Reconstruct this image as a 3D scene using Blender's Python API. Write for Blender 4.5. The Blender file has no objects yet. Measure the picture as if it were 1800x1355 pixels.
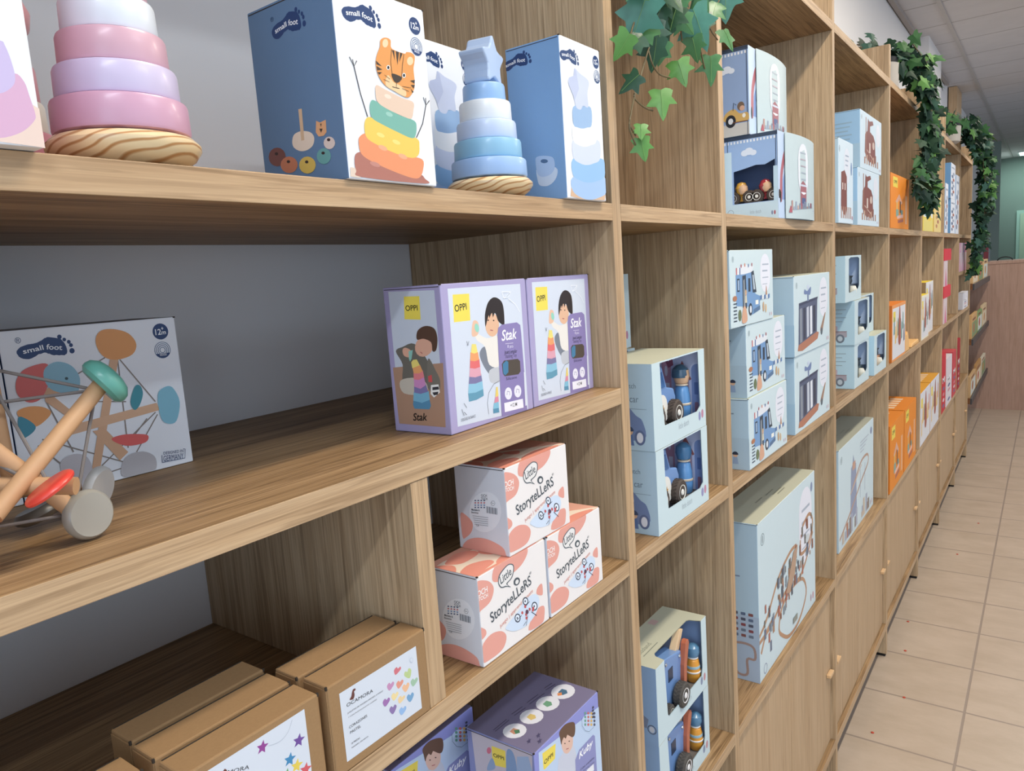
import bpy, math, random
from mathutils import Matrix, Vector
from mathutils.geometry import tessellate_polygon
SC = bpy.context.scene
COL = SC.collection
random.seed(7)
# ------------------------------------------------------------------ camera, world, light, exposure
cam = bpy.data.cameras.new('camera'); cam.sensor_width = 36; cam.lens = 1285/1800*36
cam.clip_start = .02; cam.clip_end = 60
co = bpy.data.objects.new('camera', cam); COL.objects.link(co); SC.camera = co
RX = Vector((0.58725082, -0.8065535, -0.06788165)); DN = Vector((-0.15546693, -0.03009462, -0.98738257)); FW = Vector((0.794334, 0.59039458, -0.14306549))
co.matrix_world = Matrix(((RX[0], -DN[0], -FW[0], 0), (RX[1], -DN[1], -FW[1], -.52), (RX[2], -DN[2], -FW[2], 1.7), (0, 0, 0, 1)))
cam.dof.use_dof = False
SC.view_settings.view_transform = 'Standard'; SC.view_settings.look = 'None'; SC.view_settings.gamma = 1
SC.view_settings.exposure = -0.10
w = bpy.data.worlds.new('sky'); SC.world = w; w.use_nodes = True
w.node_tree.nodes['Background'].inputs[0].default_value = (.62, .75, 1, 1); w.node_tree.nodes['Background'].inputs[1].default_value = .15

def area(name, loc, size, power, col, rot=(0, 0, 0), spread=180):
    l = bpy.data.lights.new(name, 'AREA'); l.shape = 'RECTANGLE'; l.size, l.size_y = size; l.energy = power; l.color = col
    l.spread = math.radians(spread)
    o = bpy.data.objects.new(name, l); o.location = loc; o.rotation_euler = rot; COL.objects.link(o); return o
WARM = (1, .89, .74); COOL = (.66, .81, 1)
LAMPS = [(1.25, -.80), (4.0, -.80), (6.8, -.80), (1.6, -2.3), (5.2, -2.3), (-1.0, -1.5), (9.2, -1.2)]  # the last lamp is an added one that brightens the counter and ledges
LAMP_W = [44, 36, 30, 27, 33, 36, 24]
for i, (x, y) in enumerate(LAMPS):
    area('ceiling_lamp_light', (x, y, 3.35), (1.15, .14), LAMP_W[i], WARM if i < 3 else (.84, .92, 1))
area('far_lamp_light', (16.9, -.3, 3.34), (.5, 1.2), 18, (.82, 1, .93))
# daylight coming in through the shop window behind the camera
area('shop_window_daylight', (1.6, -4.85, 2.1), (6.2, 1.9), 58, COOL, (math.radians(90), 0, 0))
area('far_fill_daylight', (9.0, -4.85, 2.1), (4.6, 1.9), 55, COOL, (math.radians(90), 0, 0))  # added cool fill that brightens the far boxes and ceiling
area('entrance_window_daylight', (-2.9, -2.5, 1.85), (3.9, 2.3), 82, (.70, .83, 1), (math.radians(90), 0, math.radians(-90)))

# ------------------------------------------------------------------ materials
def lin(h):
    h = h.lstrip('#'); r = [int(h[i:i+2], 16)/255 for i in (0, 2, 4)]
    return tuple(c/12.92 if c <= .04045 else ((c+.055)/1.055)**2.4 for c in r)
MATS = {}
def mat(name, color='#ffffff', rough=.5, spec=.4, coat=0, metal=0, emit=None, noise=.03, nscale=40):
    if name in MATS: return MATS[name]
    m = bpy.data.materials.new(name); m.use_nodes = True; nt = m.node_tree; b = nt.nodes['Principled BSDF']
    c = lin(color)
    b.inputs['Roughness'].default_value = rough; b.inputs['Specular IOR Level'].default_value = spec; b.inputs['Metallic'].default_value = metal
    b.inputs['Coat Weight'].default_value = coat; b.inputs['Coat Roughness'].default_value = .15
    tc = nt.nodes.new('ShaderNodeTexCoord'); n = nt.nodes.new('ShaderNodeTexNoise'); n.inputs['Scale'].default_value = nscale; n.inputs['Detail'].default_value = 3
    r = nt.nodes.new('ShaderNodeMixRGB'); r.inputs[1].default_value = (*[max(0, v*(1-noise)) for v in c], 1); r.inputs[2].default_value = (*[min(1, v*(1+noise)) for v in c], 1)
    nt.links.new(tc.outputs['Object'], n.inputs['Vector']); nt.links.new(n.outputs['Fac'], r.inputs[0]); nt.links.new(r.outputs[0], b.inputs['Base Color'])
    if emit:
        b.inputs['Emission Color'].default_value = (*lin(emit[0]), 1); b.inputs['Emission Strength'].default_value = emit[1]
    MATS[name] = m; return m
def oak(name, grain, light='#cab190', dark='#ae9574', fine=.40, fs=1.0):
    """grain: axis index the fibres run along"""
    if name in MATS: return MATS[name]
    m = bpy.data.materials.new(name); m.use_nodes = True; nt = m.node_tree; N = nt.nodes; L = nt.links; b = N['Principled BSDF']
    b.inputs['Roughness'].default_value = .52; b.inputs['Specular IOR Level'].default_value = .35
    tc = N.new('ShaderNodeTexCoord'); oi = N.new('ShaderNodeObjectInfo')
    add = N.new('ShaderNodeVectorMath'); add.operation = 'ADD'; mul = N.new('ShaderNodeVectorMath'); mul.operation = 'SCALE'; mul.inputs['Scale'].default_value = 7.3
    comb = N.new('ShaderNodeCombineXYZ')
    for k in range(3): L.new(oi.outputs['Random'], comb.inputs[k])
    L.new(comb.outputs[0], mul.inputs[0]); L.new(tc.outputs['Object'], add.inputs[0]); L.new(mul.outputs[0], add.inputs[1])
    def noise(al, ac, detail, dist, rough=.6):
        mp = N.new('ShaderNodeMapping'); s = [ac*fs]*3; s[grain] = al*fs; mp.inputs['Scale'].default_value = s
        n = N.new('ShaderNodeTexNoise'); n.inputs['Scale'].default_value = 1; n.inputs['Detail'].default_value = detail; n.inputs['Roughness'].default_value = rough; n.inputs['Distortion'].default_value = dist
        L.new(add.outputs[0], mp.inputs[0]); L.new(mp.outputs[0], n.inputs['Vector']); return n
    n1 = noise(1.6, 26, 4, 1.2); n2 = noise(6, 330, 3, .3); n3 = noise(4.0, 130, 4, 1.2)
    r1 = N.new('ShaderNodeValToRGB'); r1.color_ramp.elements[0].position = .32; r1.color_ramp.elements[1].position = .68
    r1.color_ramp.elements[0].color = (*lin(dark), 1); r1.color_ramp.elements[1].color = (*lin(light), 1)
    L.new(n1.outputs['Fac'], r1.inputs[0])
    r3 = N.new('ShaderNodeValToRGB'); r3.color_ramp.elements[0].position = .36; r3.color_ramp.elements[1].position = .50
    r3.color_ramp.elements[0].color = (1-fine*.75, 1-fine*.82, 1-fine*.9, 1); r3.color_ramp.elements[1].color = (1, 1, 1, 1)
    L.new(n3.outputs['Fac'], r3.inputs[0])
    r2 = N.new('ShaderNodeValToRGB'); r2.color_ramp.elements[0].position = .38; r2.color_ramp.elements[1].position = .62
    r2.color_ramp.elements[0].color = (1-fine*.55, 1-fine*.6, 1-fine*.65, 1); r2.color_ramp.elements[1].color = (1, 1, 1, 1)
    L.new(n2.outputs['Fac'], r2.inputs[0])
    m1 = N.new('ShaderNodeMixRGB'); m1.blend_type = 'MULTIPLY'; m1.inputs[0].default_value = 1
    m2 = N.new('ShaderNodeMixRGB'); m2.blend_type = 'MULTIPLY'; m2.inputs[0].default_value = 1
    L.new(r1.outputs[0], m1.inputs[1]); L.new(r3.outputs[0], m1.inputs[2]); L.new(m1.outputs[0], m2.inputs[1]); L.new(r2.outputs[0], m2.inputs[2]); L.new(m2.outputs[0], b.inputs['Base Color'])
    bp = N.new('ShaderNodeBump'); bp.inputs['Strength'].default_value = .12; bp.inputs['Distance'].default_value = .001
    L.new(n2.outputs['Fac'], bp.inputs['Height']); L.new(bp.outputs[0], b.inputs['Normal'])
    MATS[name] = m; return m
def pine(name, light='#ecd2a4', dark='#b98550'):
    if name in MATS: return MATS[name]
    m = bpy.data.materials.new(name); m.use_nodes = True; nt = m.node_tree; N = nt.nodes; L = nt.links; b = N['Principled BSDF']
    b.inputs['Roughness'].default_value = .3; b.inputs['Coat Weight'].default_value = .3; b.inputs['Coat Roughness'].default_value = .12
    tc = N.new('ShaderNodeTexCoord'); mp = N.new('ShaderNodeMapping'); mp.inputs['Rotation'].default_value = (.35, .3, .2); mp.inputs['Scale'].default_value = (1, 1, 1.6)
    wv = N.new('ShaderNodeTexWave'); wv.bands_direction = 'Z'; wv.inputs['Scale'].default_value = 36; wv.inputs['Distortion'].default_value = 7; wv.inputs['Detail'].default_value = 1.5; wv.inputs['Detail Scale'].default_value = .5
    r = N.new('ShaderNodeValToRGB'); r.color_ramp.elements[0].position = .0; r.color_ramp.elements[1].position = .35
    r.color_ramp.elements[0].color = (*lin(dark), 1); r.color_ramp.elements[1].color = (*lin(light), 1)
    L.new(tc.outputs['Object'], mp.inputs[0]); L.new(mp.outputs[0], wv.inputs['Vector']); L.new(wv.outputs['Fac'], r.inputs[0]); L.new(r.outputs[0], b.inputs['Base Color'])
    MATS[name] = m; return m
def ink():
    if 'ink' in MATS: return MATS['ink']
    m = bpy.data.materials.new('printed_ink'); m.use_nodes = True; nt = m.node_tree; b = nt.nodes['Principled BSDF']; b.inputs['Roughness'].default_value = .42; b.inputs['Specular IOR Level'].default_value = .4
    a = nt.nodes.new('ShaderNodeAttribute'); a.attribute_name = 'ink'; nt.links.new(a.outputs['Color'], b.inputs['Base Color']); MATS['ink'] = m; return m
OAKX = oak('oak_grain_along_boards', 0, '#b5946c', '#93744f', .55); EDGEX = oak('oak_edge_band_along', 0, '#cdb08c', '#bb9a74', .36); EDGEZ = oak('oak_edge_band_upright', 2, '#cbae8a', '#b99974', .36); OAKZ = oak('oak_grain_upright', 2, '#cfb694', '#b89c79', .40); OAKY = oak('oak_grain_deep', 1)
DOOR = oak('oak_door_veneer', 2, '#c6aa88', '#b99b78', .2)
WALL = mat('painted_wall_white', '#e4e3e3', .8, .2, noise=.01, nscale=3)

# ------------------------------------------------------------------ mesh building
class MB:
    def __init__(s): s.v = []; s.f = []; s.m = []; s.sm = []
    def add(s, vs, fs, mi=0, smooth=False):
        o = len(s.v); s.v += [tuple(p) for p in vs]
        for f in fs: s.f.append(tuple(i+o for i in f)); s.m.append(mi); s.sm.append(smooth)
    def box(s, x0, x1, y0, y1, z0, z1, mi=0):
        s.add([(x0, y0, z0), (x1, y0, z0), (x1, y1, z0), (x0, y1, z0), (x0, y0, z1), (x1, y0, z1), (x1, y1, z1), (x0, y1, z1)],
              [(0, 3, 2, 1), (4, 5, 6, 7), (0, 1, 5, 4), (1, 2, 6, 5), (2, 3, 7, 6), (3, 0, 4, 7)], mi)
    def lathe(s, prof, n=32, mi=0, M=None, cap=True):
        """prof: list of (r, h) revolved round the z axis"""
        vs = []
        for r, h in prof:
            for k in range(n):
                a = 2*math.pi*k/n; vs.append(Vector((r*math.cos(a), r*math.sin(a), h)))
        fs = []
        for j in range(len(prof)-1):
            for k in range(n): fs.append((j*n+k, j*n+(k+1) % n, (j+1)*n+(k+1) % n, (j+1)*n+k))
        if cap: fs.append(tuple(range(n))[::-1]); fs.append(tuple((len(prof)-1)*n+k for k in range(n)))
        if M is not None: vs = [M @ v for v in vs]
        s.add(vs, fs, mi, True)
    def tube(s, pts, r, n=8, mi=0):
        pts = [Vector(p) for p in pts]; rr = r if isinstance(r, (list, tuple)) else [r]*len(pts); vs = []; fs = []
        for i, p in enumerate(pts):
            t = (pts[min(i+1, len(pts)-1)]-pts[max(i-1, 0)]).normalized()
            a = t.cross(Vector((.31, .17, .93))).normalized(); b = t.cross(a)
            for k in range(n):
                q = 2*math.pi*k/n; vs.append(p+(a*math.cos(q)+b*math.sin(q))*rr[i])
        for i in range(len(pts)-1):
            for k in range(n): fs.append((i*n+k, i*n+(k+1) % n, (i+1)*n+(k+1) % n, (i+1)*n+k))
        fs.append(tuple(range(n))[::-1]); fs.append(tuple((len(pts)-1)*n+k for k in range(n)))
        s.add(vs, fs, mi, True)
    def prism(s, poly, t, mi=0, M=None):
        """poly in the x-z plane, front at y=0, back at y=t"""
        n = len(poly); vs = [Vector((x, 0, z)) for x, z in poly]+[Vector((x, t, z)) for x, z in poly]
        if M is not None: vs = [M @ v for v in vs]
        s.add(vs, [tuple(range(n)), tuple(range(2*n-1, n-1, -1))]+[(k, k+n, (k+1) % n+n, (k+1) % n) for k in range(n)], mi)
    def mesh(s, name, mats):
        me = bpy.data.meshes.new(name); me.from_pydata(s.v, [], s.f); me.update()
        for m in (mats if isinstance(mats, (list, tuple)) else [mats]): me.materials.append(m)
        me.polygons.foreach_set('material_index', s.m); me.polygons.foreach_set('use_smooth', s.sm); return me
    def obj(s, name, mats, parent=None, loc=(0, 0, 0), rz=0, bevel=0, sharp=35):
        me = s.mesh(name, mats)
        if any(s.sm):
            try: me.set_sharp_from_angle(angle=math.radians(sharp))
            except Exception: pass
        return link(name, me, parent, loc, rz, bevel)
def link(name, me, parent=None, loc=(0, 0, 0), rz=0, bevel=0):
    o = bpy.data.objects.new(name, me); COL.objects.link(o); o.parent = parent; o.location = loc; o.rotation_euler = (0, 0, rz)
    if bevel:
        b = o.modifiers.new('soft_edges', 'BEVEL'); b.width = bevel; b.segments = 2; b.limit_method = 'ANGLE'
    return o
def tag(o, label, cat, group=None, kind=None):
    if label: o['label'] = label
    if cat: o['category'] = cat
    if group: o['group'] = group
    if kind: o['kind'] = kind
    return o
def thing(name, label, cat, loc=(0, 0, 0), rz=0, group=None):
    o = bpy.data.objects.new(name, None); o.empty_display_size = .02; COL.objects.link(o); o.location = loc; o.rotation_euler = (0, 0, rz); return tag(o, label, cat, group)
def dup(root, loc, label, rz=None, group=None):
    r = root.copy(); COL.objects.link(r); r.location = loc
    if rz is not None: r.rotation_euler = (0, 0, rz)
    r['label'] = label
    if group: r['group'] = group
    for ch in list(root.children):
        c = ch.copy(); COL.objects.link(c); c.parent = r
        for g in ch.children:
            d = g.copy(); COL.objects.link(d); d.parent = c
    return r
def struct(name, b, m, **k):
    o = b.obj(name, m, **k); o['kind'] = 'structure'; return o

# ------------------------------------------------------------------ printed artwork (flat inks on a face, sizes in metres)
def smooth_loop(p, k=4, closed=True):
    n = len(p); out = []
    for i in range(n if closed else n-1):
        g = (lambda j: p[j % n]) if closed else (lambda j: p[min(max(j, 0), n-1)])
        a, b, c, d = g(i-1), g(i), g(i+1), g(i+2)
        for q in range(k):
            t = q/k
            out.append(tuple(.5*((2*b[e])+(-a[e]+c[e])*t+(2*a[e]-5*b[e]+4*c[e]-d[e])*t*t+(-a[e]+3*b[e]-3*c[e]+d[e])*t**3) for e in (0, 1)))
    if not closed: out.append(p[-1])
    return out
_T = {}
def glyphs(s, bold, it):
    k = (s, bold, it)
    if k in _T: return _T[k]
    c = bpy.data.curves.new('lettering', 'FONT'); c.body = s; c.size = 1; c.resolution_u = 3; c.offset = .013 if bold else 0; c.shear = .25 if it else 0
    o = bpy.data.objects.new('lettering', c); COL.objects.link(o)
    dg = bpy.context.evaluated_depsgraph_get(); me = bpy.data.meshes.new_from_object(o.evaluated_get(dg))
    vs = [(v.co.x, v.co.y) for v in me.vertices]; fs = [tuple(p.vertices) for p in me.polygons]
    bpy.data.objects.remove(o); bpy.data.curves.remove(c); bpy.data.meshes.remove(me)
    if not vs: _T[k] = ([], [], 1, 1); return _T[k]
    x0 = min(v[0] for v in vs); x1 = max(v[0] for v in vs); h = max(v[1] for v in vs)
    _T[k] = ([(v[0]-x0, v[1]) for v in vs], fs, x1-x0, h); return _T[k]
FOOT = [(215, 570), (300, 495), (480, 450), (560, 400), (620, 372), (700, 372), (800, 400), (860, 480), (885, 570), (860, 630), (800, 640), (700, 635), (620, 610), (560, 600), (500, 620), (440, 660), (330, 688), (240, 650)]
class Art:
    def __init__(s): s.v = []; s.f = []; s.c = []; s.n = 0
    def raw(s, vs, fs, col):
        s.n += 1; z = .0001+.000014*s.n; o = len(s.v); s.v += [(x, y, z) for x, y in vs]; c = lin(col); g = .25*c[0]+.6*c[1]+.15*c[2]; c = tuple(v*.86+g*.14 for v in c)
        for f in fs: s.f.append(tuple(i+o for i in f)); s.c.append(c)
    def poly(s, p, col, sm=0):
        if sm: p = smooth_loop(p)
        tri = tessellate_polygon([[Vector((x, y, 0)) for x, y in p]])
        fs = []
        for a, b, c in tri:
            A, B, C_ = p[a], p[b], p[c]
            if (B[0]-A[0])*(C_[1]-A[1])-(B[1]-A[1])*(C_[0]-A[0]) < 0: b, c = c, b
            fs.append((a, b, c))
        s.raw(p, fs, col)
    def ell(s, x, y, rx, ry, col, n=20, rot=0):
        s.poly([(x+rx*math.cos(t)*math.cos(rot)-ry*math.sin(t)*math.sin(rot), y+rx*math.cos(t)*math.sin(rot)+ry*math.sin(t)*math.cos(rot)) for t in [2*math.pi*k/n for k in range(n)]], col)
    def rect(s, x0, y0, x1, y1, col): s.raw([(x0, y0), (x1, y0), (x1, y1), (x0, y1)], [(0, 1, 2, 3)], col)
    def rr(s, x0, y0, x1, y1, r, col):
        p = []
        for cx, cy, a in ((x1-r, y0+r, -90), (x1-r, y1-r, 0), (x0+r, y1-r, 90), (x0+r, y0+r, 180)):
            for k in range(5): t = math.radians(a+22.5*k); p.append((cx+r*math.cos(t), cy+r*math.sin(t)))
        s.poly(p, col)
    def stroke(s, p, w, col, sm=0, closed=False):
        if sm: p = smooth_loop(p, closed=closed)
        if closed: p = list(p)+[p[0]]
        vs = []; fs = []
        for i, q in enumerate(p):
            a = p[max(i-1, 0)]; b = p[min(i+1, len(p)-1)]; dx, dy = b[0]-a[0], b[1]-a[1]; l = math.hypot(dx, dy) or 1
            nx, ny = -dy/l*w/2, dx/l*w/2; vs += [(q[0]+nx, q[1]+ny), (q[0]-nx, q[1]-ny)]
        for i in range(len(p)-1): fs.append((2*i, 2*i+1, 2*i+3, 2*i+2))
        s.raw(vs, fs, col)
    def ring(s, x, y, r, w, col, n=24): s.stroke([(x+r*math.cos(2*math.pi*k/n), y+r*math.sin(2*math.pi*k/n)) for k in range(n)], w, col, closed=True)
    def text(s, t, col, x, y, w, h, ang=0, bold=0, it=0):
        vs, fs, W, H = glyphs(t, bold, it)
        if not vs: return
        ca, sa = math.cos(ang), math.sin(ang); kx, ky = w/W, h/H
        s.raw([(x+vx*kx*ca-vy*ky*sa, y+vx*kx*sa+vy*ky*ca) for vx, vy in vs], fs, col)
    def logo(s, x, y, w, ang):
        k = w/785; ca, sa = math.cos(ang), math.sin(ang)
        T = lambda p: (x+((p[0]-205)*ca-(575-p[1])*sa)*k, y+((p[0]-205)*sa+(575-p[1])*ca)*k)
        rnd = random.Random(3)
        s.poly([T((a+rnd.uniform(-4, 4), b+rnd.uniform(-5, 5))) for a, b in smooth_loop(FOOT, 3)], '#1f3f73')
        for a, b, r in ((785, 365, 32), (850, 405, 26), (912, 440, 27), (940, 490, 28), (952, 575, 38)): s.poly([T((a+r*math.cos(q), b+r*1.1*math.sin(q))) for q in [math.pi*j/5 for j in range(10)]], '#1f3f73')
        p = T((300, 610)); s.text('small', '#f4f7fb', p[0], p[1], 275*k, 70*k, ang+.22, 1)
        p = T((600, 548)); s.text('foot', '#f4f7fb', p[0], p[1], 215*k, 78*k, ang-.06, 1)
    def b12(s, x, y, r):
        s.ell(x, y, r, r, '#1f3f73', 24); s.text('12', '#f4f7fb', x-r*.68, y-r*.38, r*.75, r*.72, 0, 1); s.text('m', '#f4f7fb', x+r*.12, y-r*.38, r*.55, r*.36, 0, 1); s.text('+', '#f4f7fb', x+r*.12, y+r*.1, r*.3, r*.45, 0, 1)
    def wood(s, x, y, r):
        for k in (1, .78, .56, .34): s.ring(x, y, r*k, r*.07, '#3c5a8a')
        s.poly([(x+r*math.cos(t), y+r*math.sin(t)) for t in [math.radians(205+130*j/8) for j in range(9)]], '#1f3f73'); s.text('WOOD', '#f4f7fb', x-r*.45, y-r*.72, r*.9, r*.25, 0, 1)
    def table(s, rows):
        for r in rows:
            k = r[0]; e = .0001
            if k == 'p': p = r[2]; s.poly([(p[i]*e, p[i+1]*e) for i in range(0, len(p), 2)], r[1], r[3])
            elif k == 's': p = r[2]; s.stroke([(p[i]*e, p[i+1]*e) for i in range(0, len(p), 2)], r[3], r[1], r[4])
            elif k == 't': s.text(r[1], r[2], *r[3:])
            elif k == 'logo': s.logo(*r[1:])
            elif k == 'b12': s.b12(*r[1:])
            elif k == 'wood': s.wood(*r[1:])
        return s
    def clip(s, w, h, e=.0):
        s.v = [(min(max(x, e), w-e), min(max(y, e), h-e), z) for x, y, z in s.v]; return s
    def obj(s, name, face, parent, wdh, off=0):
        """face: 'front', 'side' (the -x face) or 'top' of a box w x d x h whose origin is its front left bottom corner"""
        w_, d, h = wdh
        if face == 'front': vs = [(x, -z-off, y) for x, y, z in s.v]
        elif face == 'side': vs = [(-z-off, d-x, y) for x, y, z in s.v]
        else: vs = [(x, y, h+z+off) for x, y, z in s.v]
        me = bpy.data.meshes.new(name); me.from_pydata(vs, [], s.f); me.update(); me.materials.append(ink())
        at = me.color_attributes.new('ink', 'FLOAT_COLOR', 'CORNER'); buf = []
        for p, c in zip(me.polygons, s.c): buf += [*c, 1]*p.loop_total
        at.data.foreach_set('color', buf)
        return link(name, me, parent)
def carton(name, label, cat, loc, wdh, cols, prints, rz=0, group=None, bevel=.0012, seams=True, kids=None):
    """cols: (front, side, top). prints: {face: Art}"""
    w_, d, h = wdh; r = thing(name, label, cat, loc, rz, group); b = MB()
    b.add([(0, 0, 0), (w_, 0, 0), (w_, d, 0), (0, d, 0), (0, 0, h), (w_, 0, h), (w_, d, h), (0, d, h)], [(0, 1, 5, 4)], 0)
    o = 0
    b.f += [(o+3, o+0, o+4, o+7), (o+4, o+5, o+6, o+7), (o+1, o+2, o+6, o+5), (o+2, o+3, o+7, o+6), (o+0, o+3, o+2, o+1)]; b.m += [1, 2, 1, 0, 0]; b.sm += [False]*5
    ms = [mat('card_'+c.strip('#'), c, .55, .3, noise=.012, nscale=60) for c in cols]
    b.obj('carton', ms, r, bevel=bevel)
    if seams:
        s = MB(); e = .0004
        s.box(-e*.6, w_*.0+e*.2, .002, d-.002, h-.0032, h-.0024); s.box(-e, .0018, -e, .0018, h-.0012, h+.0002)
        s.box(w_-.0018, w_+e, -e, .0018, h-.0012, h+.0002)
        s.obj('lid_seam', mat('card_gap_dark', '#3a3128', .9), r)
    for f, a in prints.items(): a.clip(w_, d if f == 'top' else h) if f != 'side' else a.clip(d, h); a.obj(f+'_print', f, r, wdh)
    return r
def A(name): return Art().table(ART[name])

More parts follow.
